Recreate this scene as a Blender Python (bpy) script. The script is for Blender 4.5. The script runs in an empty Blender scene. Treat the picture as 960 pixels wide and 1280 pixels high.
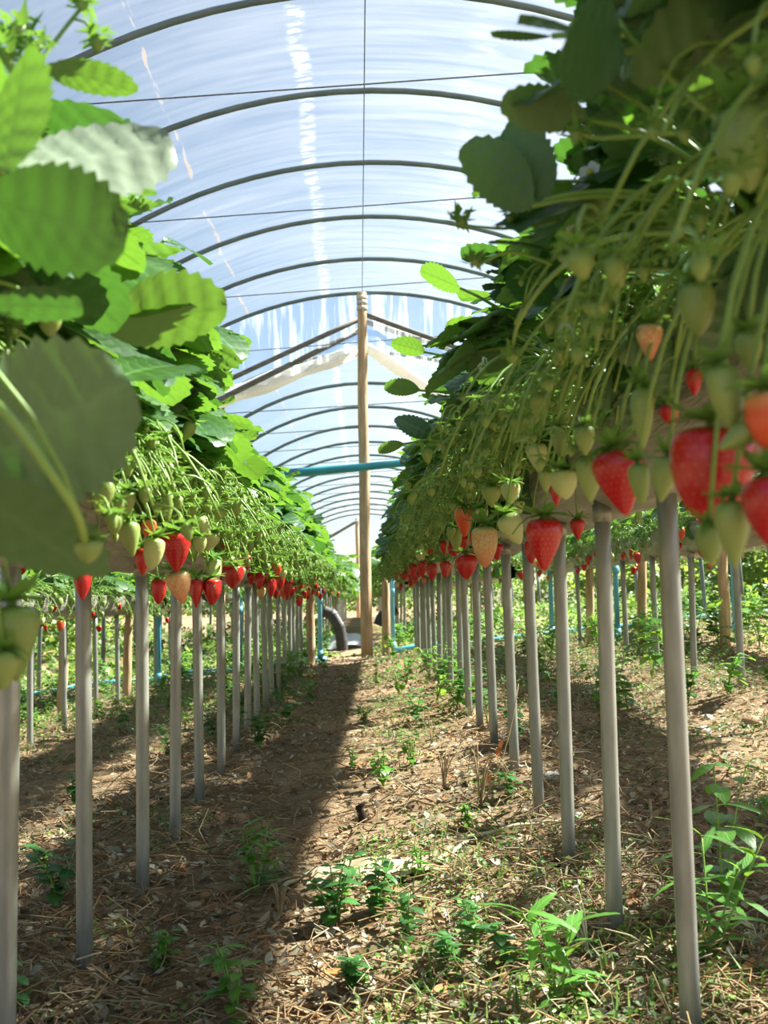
import bpy, math, random
import numpy as np
from mathutils import Vector, Matrix, Euler, noise
random.seed(7)
rng = np.random.default_rng(11)
SC = bpy.context.scene
COL = SC.collection
PI = math.pi
R = math.radians

# ------------------------------------------------------------------ camera
FPX, CX, CY = 1400.0, 480.0, 640.0
CAM = Vector((0, 0, 0.60))
YAW, PITCH, ROLL = 0.0202, 0.0817, 0.020
cam_rot = (Matrix.Rotation(-YAW, 3, 'Z') @ Matrix.Rotation(PI / 2 + PITCH, 3, 'X') @ Matrix.Rotation(-ROLL, 3, 'Z'))
cd = bpy.data.cameras.new('camera')
cd.sensor_fit = 'VERTICAL'; cd.sensor_height = 24.0
cd.lens = 24.0 * FPX / 1280.0
cd.clip_start = 0.02; cd.clip_end = 500
cd.dof.use_dof = True; cd.dof.focus_distance = 2.6; cd.dof.aperture_fstop = 6.5
cam = bpy.data.objects.new('camera', cd)
cam.matrix_world = Matrix.Translation(CAM) @ cam_rot.to_4x4()
COL.objects.link(cam); SC.camera = cam
CINV = cam_rot.transposed()
def project(p):
    q = CINV @ (Vector(p) - CAM)
    return (CX + FPX * q.x / -q.z, CY - FPX * q.y / -q.z, -q.z) if q.z < -1e-4 else (0, 0, -1)
def ray(px, py):
    return (cam_rot @ Vector(((px - CX) / FPX, -(py - CY) / FPX, -1.0)))
def at_y(px, py, y):                      # point on the pixel's line of sight at distance y down the aisle
    d = ray(px, py); return CAM + d * (y / d.y)
def at_x(px, py, x):                      # ... where it meets the hanging face of a row
    d = ray(px, py); return CAM + d * (x / d.x)

# ------------------------------------------------------------------ sky, sun, exposure
w = bpy.data.worlds.new('sky'); SC.world = w; w.use_nodes = True
nt = w.node_tree; nt.nodes.clear()
sky = nt.nodes.new('ShaderNodeTexSky'); sky.sky_type = 'NISHITA'; sky.sun_disc = False
SUN_DIR = Vector((0.86, 0.30, 0.95)).normalized()
sky.sun_elevation = math.asin(SUN_DIR.z); sky.sun_rotation = math.atan2(SUN_DIR.x, SUN_DIR.y)
sky.air_density = 1.0; sky.dust_density = 0.7
bg = nt.nodes.new('ShaderNodeBackground'); bg.inputs['Strength'].default_value = 0.125
ow = nt.nodes.new('ShaderNodeOutputWorld')
nt.links.new(sky.outputs[0], bg.inputs[0]); nt.links.new(bg.outputs[0], ow.inputs[0])
sd = bpy.data.lights.new('sun', 'SUN'); sd.energy = 21.0; sd.angle = R(2.2); sd.color = (1.0, 0.95, 0.85)
sun = bpy.data.objects.new('sun', sd); COL.objects.link(sun)
sun.rotation_euler = (-SUN_DIR).to_track_quat('-Z', 'Y').to_euler(); sun.location = (6, 4, 8)
vs = SC.view_settings
vs.view_transform = 'Standard'; vs.look = 'None'; vs.gamma = 1.0; vs.use_curve_mapping = False
vs.exposure = 0.60
try:
    SC.cycles.max_bounces = 8; SC.cycles.transparent_max_bounces = 12
    SC.cycles.sample_clamp_indirect = 6.0
except Exception:
    pass

# ------------------------------------------------------------------ helpers
class MB:
    def __init__(s): s.v = []; s.f = []; s.m = []; s.a = []
    def add(s, vs_, fs, mi=0, at=None, M=None):
        o = len(s.v)
        if M is not None: vs_ = [M @ Vector(p) for p in vs_]
        s.v.extend([tuple(p) for p in vs_])
        s.f.extend([tuple(i + o for i in f) for f in fs]); s.m.extend([mi] * len(fs))
        s.a.extend(at if at is not None else [(0, 0, 0)] * len(vs_))
    def merge(s, b, M, mi=None):
        o = len(s.v)
        s.v.extend([tuple(M @ Vector(p)) for p in b.v])
        s.f.extend([tuple(i + o for i in f) for f in b.f])
        s.m.extend(b.m if mi is None else [mi] * len(b.f)); s.a.extend(b.a)
    def mesh(s, name, mats, smooth=True):
        me = bpy.data.meshes.new(name); me.from_pydata(s.v, [], s.f)
        for m in mats: me.materials.append(m)
        if len(mats) > 1: me.polygons.foreach_set('material_index', s.m)
        if smooth: me.polygons.foreach_set('use_smooth', [True] * len(s.f))
        at = me.attributes.new('data', 'FLOAT_COLOR', 'POINT')
        c = np.ones((len(s.v), 4), dtype=np.float32); c[:, :3] = np.array(s.a, dtype=np.float32).reshape(-1, 3)
        at.data.foreach_set('color', c.ravel()); me.update()
        return me
def link(name, me, parent=None, M=None):
    o = bpy.data.objects.new(name, me); COL.objects.link(o)
    if parent is not None: o.parent = parent
    if M is not None: o.matrix_basis = M
    return o
def empty(name, loc):
    o = bpy.data.objects.new(name, None); o.empty_display_size = .05; COL.objects.link(o); o.location = loc; return o
def tag(o, label, cat, group=None, kind=None):
    o['label'] = label; o['category'] = cat
    if group: o['group'] = group
    if kind: o['kind'] = kind
    return o
def struct(o, label=None):
    o['kind'] = 'structure'
    if label: o['label'] = label
    return o
def tube(mb, pts, rad, n=6, mi=0, cap=True, at=None):
    pts = [Vector(p) for p in pts]; k = len(pts)
    rad = rad if isinstance(rad, (list, tuple)) else [rad] * k
    vs_, fs = [], []
    t0 = (pts[1] - pts[0]).normalized()
    u = t0.orthogonal().normalized()
    for i, p in enumerate(pts):
        t = (pts[min(i + 1, k - 1)] - pts[max(i - 1, 0)]).normalized()
        u = (u - t * u.dot(t)); u = u.normalized() if u.length > 1e-6 else t.orthogonal().normalized()
        v = t.cross(u)
        for j in range(n):
            a = 2 * PI * j / n
            vs_.append(p + (u * math.cos(a) + v * math.sin(a)) * rad[i])
    for i in range(k - 1):
        for j in range(n):
            fs.append((i * n + j, i * n + (j + 1) % n, (i + 1) * n + (j + 1) % n, (i + 1) * n + j))
    if cap:
        fs.append(tuple(range(n - 1, -1, -1))); fs.append(tuple(range((k - 1) * n, k * n)))
    mb.add(vs_, fs, mi, at=[at] * len(vs_) if at else None)
def bez(p0, p1, p2, n):
    p0, p1, p2 = Vector(p0), Vector(p1), Vector(p2)
    return [p0 * (1 - t) ** 2 + p1 * 2 * t * (1 - t) + p2 * t * t for t in [i / n for i in range(n + 1)]]
ORD = ['', 'first', 'second', 'third', 'fourth', 'fifth', 'sixth', 'seventh', 'eighth', 'ninth', 'tenth', 'eleventh', 'twelfth',
       'thirteenth', 'fourteenth', 'fifteenth', 'sixteenth', 'seventeenth', 'eighteenth', 'nineteenth', 'twentieth']
TENS = {2: 'twenty', 3: 'thirty', 4: 'forty', 5: 'fifty', 6: 'sixty'}
def ordinal(n):
    if n <= 20: return ORD[n]
    t, u = divmod(n, 10)
    return TENS[t][:-1] + 'ieth' if u == 0 else TENS[t] + '-' + ORD[u]

# ------------------------------------------------------------------ materials
class NT:
    def __init__(s, name):
        s.mat = bpy.data.materials.new(name); s.mat.use_nodes = True
        s.t = s.mat.node_tree; s.t.nodes.clear()
        s.out = s.n('ShaderNodeOutputMaterial')
    def n(s, typ, **kw):
        nd = s.t.nodes.new(typ)
        for k, v in kw.items(): setattr(nd, k, v)
        return nd
    def l(s, a, b): s.t.links.new(a, b)
    def val(s, sock, x):
        if isinstance(x, bpy.types.NodeSocket): s.l(x, sock)
        elif isinstance(x, (tuple, list)): sock.default_value = (*x, 1) if len(sock.default_value) == 4 and len(x) == 3 else x
        else: sock.default_value = x
    def math(s, op, a, b=0.0, c=None):
        m = s.n('ShaderNodeMath', operation=op); s.val(m.inputs[0], a); s.val(m.inputs[1], b)
        if c is not None: s.val(m.inputs[2], c)
        return m.outputs[0]
    def mix(s, f, a, b):
        m = s.n('ShaderNodeMix', data_type='RGBA'); s.val(m.inputs[0], f); s.val(m.inputs[6], a); s.val(m.inputs[7], b)
        return m.outputs[2]
    def noise(s, scale, detail=4, vec=None, rough=.55):
        m = s.n('ShaderNodeTexNoise'); m.inputs['Scale'].default_value = scale; m.inputs['Detail'].default_value = detail
        m.inputs['Roughness'].default_value = rough
        if vec is not None: s.l(vec, m.inputs['Vector'])
        return m.outputs['Fac']
    def rng(s, f, a, b, c=0.0, d=1.0):
        m = s.n('ShaderNodeMapRange'); s.val(m.inputs[0], f)
        for i, x in enumerate((a, b, c, d)): m.inputs[i + 1].default_value = x
        return m.outputs[0]
    def coord(s, which='Object'): return s.n('ShaderNodeTexCoord').outputs[which]
    def mapping(s, vec, scale):
        m = s.n('ShaderNodeMapping'); s.l(vec, m.inputs[0]); m.inputs['Scale'].default_value = scale; return m.outputs[0]
    def bump(s, h, strength=.3, dist=.01):
        b = s.n('ShaderNodeBump'); b.inputs['Strength'].default_value = strength; b.inputs['Distance'].default_value = dist
        s.l(h, b.inputs['Height']); return b.outputs[0]
    def pbr(s, col, rough=.5, spec=.5, metal=0.0, bump=None, sub=None):
        p = s.n('ShaderNodeBsdfPrincipled'); s.val(p.inputs['Base Color'], col); s.val(p.inputs['Roughness'], rough)
        p.inputs['Specular IOR Level'].default_value = spec; s.val(p.inputs['Metallic'], metal)
        if bump is not None: s.l(bump, p.inputs['Normal'])
        if sub: p.inputs['Subsurface Weight'].default_value = sub[0]; p.inputs['Subsurface Radius'].default_value = sub[1]; p.inputs['Subsurface Scale'].default_value = 1.0
        return p.outputs[0]
    def done(s, sh): s.l(sh, s.out.inputs[0]); return s.mat
    def rand(s): return s.n('ShaderNodeObjectInfo').outputs['Random']
    def attr(s):
        a = s.n('ShaderNodeAttribute', attribute_name='data')
        q = s.n('ShaderNodeSeparateColor'); s.l(a.outputs['Color'], q.inputs[0]); return a.outputs['Color'], q.outputs

def leaf_mat(name, top1, top2, under, trans, tfac=.38, veins=6.0):
    t = NT(name); c, (u, v, b) = t.attr()
    rd = t.rand()
    fr = t.math('FRACT', t.math('MULTIPLY', t.math('SUBTRACT', v, t.math('MULTIPLY', u, .42)), veins))
    line = t.rng(t.math('ABSOLUTE', t.math('SUBTRACT', fr, .5)), .5, .40)
    line = t.math('SUBTRACT', 1.0, line)
    rib = t.rng(u, .11, .03)
    ve = t.math('MAXIMUM', t.math('MULTIPLY', line, .8), rib)
    nz = t.noise(30, 3, t.coord())
    mixr = t.math('MULTIPLY_ADD', nz, .5, t.math('SUBTRACT', rd, .25))
    top = t.mix(mixr, top1, top2)
    top = t.mix(t.math('MULTIPLY', ve, .5), top, tuple(min(1, x * 1.9 + .03) for x in top2))
    und = t.mix(t.math('MULTIPLY', ve, .5), under, tuple(min(1, x * 1.35) for x in under))
    geo = t.n('ShaderNodeNewGeometry')
    col = t.mix(geo.outputs['Backfacing'], top, und)
    h = t.math('MULTIPLY_ADD', t.math('ABSOLUTE', t.math('SUBTRACT', fr, .5)), -1.0, t.math('MULTIPLY', nz, .5))
    bm = t.bump(h, .22, .002)
    p = t.pbr(col, .40, .45, bump=bm)
    tr = t.n('ShaderNodeBsdfTranslucent'); t.val(tr.inputs[0], t.mix(t.math('MULTIPLY', ve, .45), trans, tuple(x * .45 for x in trans))); t.l(bm, tr.inputs['Normal'])
    mx = t.n('ShaderNodeMixShader'); mx.inputs[0].default_value = tfac; t.l(p, mx.inputs[1]); t.l(tr.outputs[0], mx.inputs[2])
    return t.done(mx.outputs[0])
def simple(name, c1, c2, rough=.6, scale=12, spec=.3, bump=.2, bdist=.004, metal=0, stretch=None, tr=None):
    t = NT(name); co = t.coord()
    if stretch: co = t.mapping(co, stretch)
    n = t.noise(scale, 5, co)
    f = t.math('MULTIPLY_ADD', t.math('SUBTRACT', t.rand(), .5), .35, t.rng(n, .3, .7))
    p = t.pbr(t.mix(f, c1, c2), rough, spec, metal, t.bump(n, bump, bdist))
    if tr:
        x = t.n('ShaderNodeBsdfTranslucent'); t.val(x.inputs[0], tr[0])
        m = t.n('ShaderNodeMixShader'); m.inputs[0].default_value = tr[1]; t.l(p, m.inputs[1]); t.l(x.outputs[0], m.inputs[2]); p = m.outputs[0]
    return t.done(p)
def attr_mat(name, rough=.75, tr=.15, spec=.2):
    t = NT(name); c, _ = t.attr(); n = t.noise(90, 3, t.coord())
    col = t.mix(t.math('MULTIPLY', n, .45), c, (.10, .06, .035))
    p = t.pbr(col, rough, spec)
    x = t.n('ShaderNodeBsdfTranslucent'); t.l(c, x.inputs[0])
    m = t.n('ShaderNodeMixShader'); m.inputs[0].default_value = tr; t.l(p, m.inputs[1]); t.l(x.outputs[0], m.inputs[2])
    return t.done(m.outputs[0])
def berry_mat(name, body, seedc, topc, tip=None, patch=None, rough=.3, top_to=.22):
    t = NT(name); c, (s_, h, b) = t.attr(); rd = t.rand()
    n = t.noise(45, 3, t.coord())
    col = t.mix(t.math('MULTIPLY_ADD', n, .5, t.math('MULTIPLY', rd, .5)), body[0], body[1])
    if patch is not None:
        pf = t.rng(t.math('ADD', t.noise(22, 2, t.coord()), t.math('MULTIPLY', rd, .18)), .50, .68)
        col = t.mix(pf, col, patch)
    if tip is not None: col = t.mix(t.rng(h, .45, .95), col, tip)
    col = t.mix(t.rng(h, top_to, 0.0), col, topc)
    col = t.mix(t.rng(s_, .72, 1.0), col, seedc)
    p = t.pbr(col, rough, .5, sub=(.12, (.006, .002, .001)))
    return t.done(p)

M_LEAF = leaf_mat('strawberry leaf green', (.022, .080, .012), (.052, .140, .022), (.13, .215, .10), (.15, .31, .025))
M_LEAFD = leaf_mat('strawberry leaf dark', (.014, .055, .016), (.028, .095, .022), (.065, .14, .06), (.09, .24, .025), .26)
M_LEAFU = leaf_mat('strawberry leaf thick', (.016, .06, .016), (.032, .10, .024), (.115, .205, .095), (.11, .27, .03), .20)
M_LEAFS = leaf_mat('strawberry leaf silvery underside', (.03, .09, .02), (.05, .13, .03), (.22, .27, .19), (.12, .25, .04), .15)
M_STEM = simple('fruit stem yellow green', (.14, .26, .045), (.24, .37, .08), .45, 20, .4, .1)
M_SEPAL = simple('calyx green', (.06, .17, .03), (.13, .27, .05), .5, 25, .35, .1, tr=((.25, .45, .06), .3))
M_FRUITLET = simple('fruitlet pale green', (.13, .23, .045), (.24, .33, .08), .45, 60, .4, .3)
M_PETAL = simple('white petal', (.75, .76, .70), (.85, .86, .82), .6, 40, .2, .05, tr=((.8, .8, .7), .3))
M_YELLOW = simple('flower eye yellow', (.60, .52, .06), (.75, .62, .08), .6, 60, .2, .3)
M_RED = berry_mat('ripe strawberry', ((.34, .005, .012), (.47, .012, .014)), (.62, .30, .05), (.62, .09, .05), rough=.24, top_to=.10)
M_ORANGE = berry_mat('half ripe strawberry', ((.60, .045, .015), (.66, .10, .03)), (.60, .40, .08), (.66, .36, .12), rough=.3, top_to=.35)
M_BLUSH = berry_mat('blushing strawberry', ((.50, .47, .20), (.56, .50, .24)), (.35, .26, .06), (.42, .46, .16), tip=(.60, .20, .10), patch=(.62, .16, .08), rough=.35)
M_GREEN = berry_mat('unripe green strawberry', ((.15, .235, .05), (.25, .33, .085)), (.10, .12, .03), (.16, .27, .05), rough=.4)
M_PALE = berry_mat('unripe pale strawberry', ((.33, .40, .14), (.44, .49, .21)), (.22, .22, .06), (.28, .39, .10), rough=.38)
M_GALV = simple('galvanised steel', (.215, .22, .195), (.33, .335, .30), .36, 9, .5, .08, .002, .35, stretch=(6, 6, 1.2))
M_HOOP = simple('dull hoop steel', (.10, .135, .15), (.16, .20, .21), .5, 9, .5, .06, .002, .2)
M_WIRE = simple('steel wire', (.05, .055, .06), (.09, .095, .10), .5, 20, .4, .0)
M_WOOD = simple('weathered pine', (.34, .22, .12), (.55, .40, .25), .8, 7, .15, .5, .006, stretch=(8, 8, 1))
M_WOOD_G = simple('grey timber', (.12, .115, .105), (.22, .21, .195), .85, 7, .15, .4, .005, stretch=(1, 8, 8))
M_BLUE = simple('light blue plastic pipe', (.09, .36, .52), (.13, .44, .60), .35, 8, .5, .03)
M_TEAL = simple('teal plastic pipe', (.02, .20, .25), (.035, .27, .31), .35, 8, .5, .03)
M_BLACK = simple('black corrugated plastic', (.018, .018, .020), (.04, .04, .042), .5, 20, .4, .1)
M_PEAT = simple('peat substrate', (.03, .02, .012), (.07, .045, .028), .95, 60, .1, .8, .01)
M_TWIG = simple('dry twig', (.24, .17, .09), (.45, .35, .20), .8, 20, .15, .3, .002)
M_PALETWIG = simple('pale cut stem', (.42, .40, .24), (.55, .50, .33), .7, 20, .2, .2, .002)
M_STONE = simple('pale stone', (.42, .38, .33), (.62, .60, .56), .85, 20, .2, .5, .006)
M_SHEET = simple('tan plastic scrap', (.36, .28, .17), (.47, .38, .25), .6, 10, .3, .3, .006)
M_WHITE = simple('white plastic sheet', (.62, .63, .64), (.78, .79, .80), .5, 9, .4, .4, .02, tr=((.7, .72, .74), .3))
M_ROLL = simple('rolled film', (.62, .60, .55), (.82, .80, .76), .5, 14, .4, .6, .02, stretch=(1.5, 8, 8), tr=((.8, .78, .72), .4))
M_LITTER = attr_mat('dry leaf litter')
M_GROUNDLEAF = attr_mat('ground cover leaf', .5, .35, .3)
M_WEED = leaf_mat('weed leaf', (.05, .16, .02), (.10, .24, .035), (.12, .25, .05), (.30, .52, .05), .35, 5.0)
M_WEEDD = leaf_mat('weed leaf dark', (.03, .11, .025), (.06, .17, .04), (.10, .2, .06), (.18, .40, .05), .30, 5.0)
M_BUSH = leaf_mat('hedge leaf', (.05, .12, .02), (.10, .20, .04), (.12, .2, .06), (.35, .5, .08), .35)

# gutter film: grey brown crinkled polythene
t = NT('gutter film'); co = t.coord()
wv = t.noise(1.0, 6, t.mapping(co, (22, 5, 60)), .65)
M_GUTTER = t.done(t.pbr(t.mix(t.rng(wv, .35, .7), (.17, .155, .125), (.42, .40, .35)), .32, .5, .0, t.bump(wv, .8, .012)))

# roof film: thin cloudy polythene, with wear lines along the tunnel
t = NT('tunnel polythene'); co = t.coord()
sep = t.n('ShaderNodeSeparateXYZ'); t.l(co, sep.inputs[0])
streak = t.noise(1.0, 5, t.mapping(co, (1.2, 14, 1.2)), .6)
cloud = t.noise(.8, 4, co)
wob = t.math('MULTIPLY', t.math('SUBTRACT', t.noise(1.6, 2, co), .5), .10)
def band(x0, wd):
    d = t.math('ABSOLUTE', t.math('SUBTRACT', t.math('ADD', sep.outputs[0], wob), x0)); return t.rng(d, wd, wd * .3)
dash = t.rng(t.noise(1.0, 3, t.mapping(co, (30, 3.2, 1))), .48, .56)
rust = t.math('MULTIPLY', t.math('MULTIPLY', band(-.93, .012), dash), .75)
chalk = t.math('MULTIPLY', t.math('MAXIMUM', band(-.26, .05), t.math('MULTIPLY', band(.62, .12), .15)), t.rng(t.noise(1, 5, t.mapping(co, (7, 22, 1))), .45, .75))
tc = t.mix(t.rng(streak, .35, .7), (.62, .66, .69), (.76, .78, .79))
tc = t.mix(chalk, tc, (1, .99, .96)); tc = t.mix(rust, tc, (.42, .27, .16))
trl = t.n('ShaderNodeBsdfTranslucent'); t.l(tc, trl.inputs[0])
tra = t.n('ShaderNodeBsdfTransparent'); t.val(tra.inputs[0], t.mix(rust, (.77, .825, .815), (.5, .35, .22)))
gl = t.n('ShaderNodeBsdfGlossy'); gl.inputs['Roughness'].default_value = .25
fac = t.math('ADD', t.rng(t.math('MULTIPLY_ADD', streak, .6, t.math('MULTIPLY', cloud, .5)), .35, .75, .06, .13), t.math('MULTIPLY', chalk, .35))
fac = t.math('ADD', fac, t.math('MULTIPLY', rust, .4))
m1 = t.n('ShaderNodeMixShader'); t.l(fac, m1.inputs[0]); t.l(tra.outputs[0], m1.inputs[1]); t.l(trl.outputs[0], m1.inputs[2])
m2 = t.n('ShaderNodeMixShader'); m2.inputs[0].default_value = .05; t.l(m1.outputs[0], m2.inputs[1]); t.l(gl.outputs[0], m2.inputs[2])
M_FILM = t.done(m2.outputs[0])
t = NT('gable polythene'); 
cr = t.noise(1.0, 4, t.mapping(t.coord(), (16, 1, 1.2)), .6)
trl = t.n('ShaderNodeBsdfTranslucent'); t.val(trl.inputs[0], (.80, .85, .92))
tra = t.n('ShaderNodeBsdfTransparent'); t.val(tra.inputs[0], (.86, .93, 1.0))
gl = t.n('ShaderNodeBsdfGlossy'); gl.inputs['Roughness'].default_value = .3; t.l(t.bump(cr, .8, .05), gl.inputs['Normal'])
m1 = t.n('ShaderNodeMixShader'); t.l(t.rng(cr, .48, .70, .04, .36), m1.inputs[0]); t.l(tra.outputs[0], m1.inputs[1]); t.l(trl.outputs[0], m1.inputs[2])
m2 = t.n('ShaderNodeMixShader'); m2.inputs[0].default_value = .08; t.l(m1.outputs[0], m2.inputs[1]); t.l(gl.outputs[0], m2.inputs[2])
M_GABLE = t.done(m2.outputs[0])

# soil
t = NT('red brown soil'); co = t.coord()
n1 = t.noise(1.3, 4, co); n2 = t.noise(14, 6, co, .65); n3 = t.noise(70, 4, co, .7)
c = t.mix(t.rng(n2, .32, .7), (.095, .066, .040), (.27, .185, .112))
c = t.mix(t.rng(n1, .45, .7, 0, .6), c, (.40, .25, .14))
c = t.mix(t.rng(n3, .55, .75, 0, .7), c, (.52, .42, .28))
hh = t.math('MULTIPLY_ADD', n2, .6, t.math('MULTIPLY', n3, .4))
M_SOIL = t.done(t.pbr(c, .95, .1, 0, t.bump(hh, .9, .02)))

# ------------------------------------------------------------------ ground
def lerp_tab(x, tab):
    if x <= tab[0][0]: return tab[0][1]
    for (a, p), (b, q) in zip(tab, tab[1:]):
        if x <= b: return p + (q - p) * (x - a) / (b - a)
    return tab[-1][1]
def zg(x, y):
    b = lerp_tab(y, [(-4, -.03), (1, -.025), (2, 0), (3.7, .085), (6, .125), (9.3, .17), (14, .20), (45, .26)])
    s = lerp_tab(y, [(1, .045), (2, .05), (3.7, .09), (12, .09), (20, .03)])
    b += s * max(-3.2, min(3.2, x))
    b += .020 * noise.noise(Vector((x * 2.1, y * 2.1, 3))) + .012 * noise.noise(Vector((x * 7, y * 7, 8)))
    if -5 < x < 5 and y < 12:
        for rx in (-1.5, -.53, .47, 1.45):
            b += .020 * math.exp(-((x - rx) / .16) ** 2)          # mulch piled up along each row
    return b
def grid(name, xs, ys, mat):
    mb = MB(); nx = len(xs)
    vs_ = [(x, y, zg(x, y) + .006 * noise.noise(Vector((x * 30, y * 30, 1)))) for y in ys for x in xs]
    fs = [(j * nx + i, j * nx + i + 1, (j + 1) * nx + i + 1, (j + 1) * nx + i) for j in range(len(ys) - 1) for i in range(nx - 1)]
    mb.add(vs_, fs); return link(name, mb.mesh(name, [mat]))
xs = list(np.concatenate([np.linspace(-60, -4.5, 12), np.linspace(-4, -1.6, 50), np.linspace(-1.56, 1.6, 110), np.linspace(1.65, 4, 50), np.linspace(4.5, 60, 12)]))
ys = list(np.concatenate([np.linspace(-6, .8, 14), np.linspace(.85, 5, 150), np.linspace(5.06, 12, 100), np.linspace(12.5, 40, 40), np.linspace(45, 120, 6)]))
struct(grid('ground', xs, ys, M_SOIL), 'bare red-brown soil of the path and beds')

# ------------------------------------------------------------------ tunnel: film, hoops, wires
TX, TR, TZ = 0.09, 2.90, 3.235
AMAX = R(69)
def arch(a, dr=0.0): return (TX + (TR + dr) * math.sin(a), TZ - TR + (TR + dr) * math.cos(a))
HOOPS = [9.33 - .94 * k for k in range(0, 15)]
HOOPS2 = [11.6 + 1.62 * k for k in range(0, 14)]
def film(name, y0, y1, hoops, ny, label):
    mb = MB(); na = 44; vs_ = []
    for j in range(ny + 1):
        y = y0 + (y1 - y0) * j / ny
        d = min(abs(y - h) for h in hoops)
        for i in range(na + 1):
            a = -AMAX + 2 * AMAX * i / na
            sag = -.035 * min(1, d / .45) ** 1.5
            x, z = arch(a, .024 + sag + .010 * noise.noise(Vector((a * 3.5, y * 1.8, 5))))
            vs_.append((x, y, z))
    fs = [(j * (na + 1) + i, j * (na + 1) + i + 1, (j + 1) * (na + 1) + i + 1, (j + 1) * (na + 1) + i) for j in range(ny) for i in range(na)]
    mb.add(vs_, fs)
    return struct(link(name, mb.mesh(name, [M_FILM])), label)
film('ceiling', HOOPS[-1], 9.36, HOOPS, 150, 'cloudy polythene film stretched over the near tunnel hoops')
film('ceiling', HOOPS2[0], HOOPS2[-1], HOOPS2, 130, 'cloudy polythene film over the far tunnel section')
def hoop(y, label, grp, rad=.017, n=40):
    mb = MB(); pts = []
    xl, zl = arch(-AMAX); xr, zr = arch(AMAX)
    pts.append((xl - .06, y, zg(xl, y) - .05)); pts.append((xl - .04, y, zl * .6))
    pts += [(arch(-AMAX + 2 * AMAX * i / n)[0], y, arch(-AMAX + 2 * AMAX * i / n)[1]) for i in range(n + 1)]
    pts.append((xr + .04, y, zr * .6)); pts.append((xr + .06, y, zg(xr, y) - .05))
    tube(mb, pts, rad, 8)
    return tag(link('tunnel_hoop', mb.mesh('tunnel_hoop', [M_HOOP])), label, 'hoop', grp)
vis = [h for h in HOOPS if h > 4][::-1]
for y in HOOPS:
    if y > 4:
        k = vis.index(y) + 1
        hoop(y, 'grey steel roof hoop of the near tunnel, %s from the top of the picture' % ordinal(k), 'hoops of the near tunnel')
    else:
        hoop(y, 'grey steel roof hoop of the near tunnel above the camera', 'hoops over the camera')
for k, y in enumerate(HOOPS2):
    hoop(y, 'thin grey roof hoop of the far tunnel, %s behind the wooden post' % ordinal(k + 1), 'hoops of the far tunnel', .022, 28)
def wire(name, p0, p1, label, grp=None, r=.0035, sag=0.0):
    mb = MB(); p0, p1 = Vector(p0), Vector(p1)
    tube(mb, [p0.lerp(p1, i / 8) - Vector((0, 0, sag * 4 * (i / 8) * (1 - i / 8))) for i in range(9)], r, 5)
    return tag(link(name, mb.mesh(name, [M_WIRE])), label, 'wire', grp)
wire('ridge_wire', (TX - .004, -3.8, TZ - .03), (TX - .05, 9.33, TZ - .03), 'thin dark wire running lengthwise along the tunnel ridge', r=.003)
for k, y in enumerate((4.63, 6.1, 7.7, 9.36)):
    wire('tie_wire', (-1.48, y, 2.79 - .068), (1.36, y, 2.79 + .110), 'thin dark tie wire across the near tunnel, %s from the top of the picture' % ordinal(k + 1), 'tie wires of the near tunnel')
for k in range(9):
    y = 12.4 + 1.62 * k
    wire('tie_wire', (-1.5, y, 2.80 - .05), (1.5, y, 2.80 + .09), 'thin tie wire across the far tunnel, %s behind the wooden post' % ordinal(k + 1), 'tie wires of the far tunnel', r=.005)

# gable end at the wooden post
GY = 9.38
def bar(name, p0, p1, w_, h_, mat, label, cat, grp=None):
    mb = MB(); p0, p1 = Vector(p0), Vector(p1)
    n = 8
    pts = [p0.lerp(p1, i / n) for i in range(n + 1)]
    tube(mb, pts, [w_ * (1 + .03 * math.sin(i * 1.7)) for i in range(n + 1)], 8)
    return tag(link(name, mb.mesh(name, [mat])), label, cat, grp)
pc = lambda px, py, y=GY: at_y(px, py, y)
def ext(px0, py0, px1, py1, y, k):
    a, b = pc(px0, py0, y), pc(px1, py1, y); return a, a + (b - a) * (((-2.22 if b.x < a.x else 2.25) - a.x) / (b.x - a.x))
a, b = ext(449, 399, 315, 461, GY - .05, 1.55)
bar('gable_rafter', a, b, .022, .03, M_WOOD_G, 'front grey timber rafter sloping down left from the wooden post top', 'rafter')
a, b = ext(456, 393, 520, 416, GY - .05, 3.0)
bar('gable_rafter', a, b, .022, .03, M_WOOD_G, 'front grey timber rafter sloping down right from the wooden post top', 'rafter')
a, b = ext(449, 413, 366, 454, GY + .25, 2.0)
bar('gable_rafter', a, b, .026, .03, M_WOOD_G, 'rear grey timber rafter sloping down left behind the wooden post', 'rafter')
a, b = ext(457, 402, 508, 419, GY + .25, 3.0)
bar('gable_rafter', a, b, .024, .03, M_WOOD_G, 'rear grey timber rafter sloping down right behind the wooden post', 'rafter')
# rolled up end curtain, one swag each side
def roll(p0, p1, label, r0, r1):
    mb = MB(); p0, p1 = Vector(p0), Vector(p1); n = 26; ns = 14; vs_ = []
    for i in range(n + 1):
        s = i / n; c = p0.lerp(p1, s) - Vector((0, 0, .05 * math.sin(PI * s)))
        r = (r0 + (r1 - r0) * s) * (1 + .18 * math.sin(s * 23))
        for j in range(ns):
            a = 2 * PI * j / ns
            rr = r * (1 + .16 * math.sin(3 * a + s * 9) + .12 * noise.noise(Vector((s * 20, a * 2, 1))))
            vs_.append((c.x, c.y + rr * .7 * math.cos(a), c.z + rr * math.sin(a)))
    fs = [(i * ns + j, i * ns + (j + 1) % ns, (i + 1) * ns + (j + 1) % ns, (i + 1) * ns + j) for i in range(n) for j in range(ns)]
    mb.add(vs_, fs)
    return tag(link('rolled_end_curtain', mb.mesh('rolled_end_curtain', [M_ROLL])), label, 'curtain', 'rolled end curtains')
a, b = ext(448, 438, 330, 474, GY + .35, 1.9); roll(a, b, 'white rolled-up plastic end curtain left of the wooden post', .05, .13)
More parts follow.
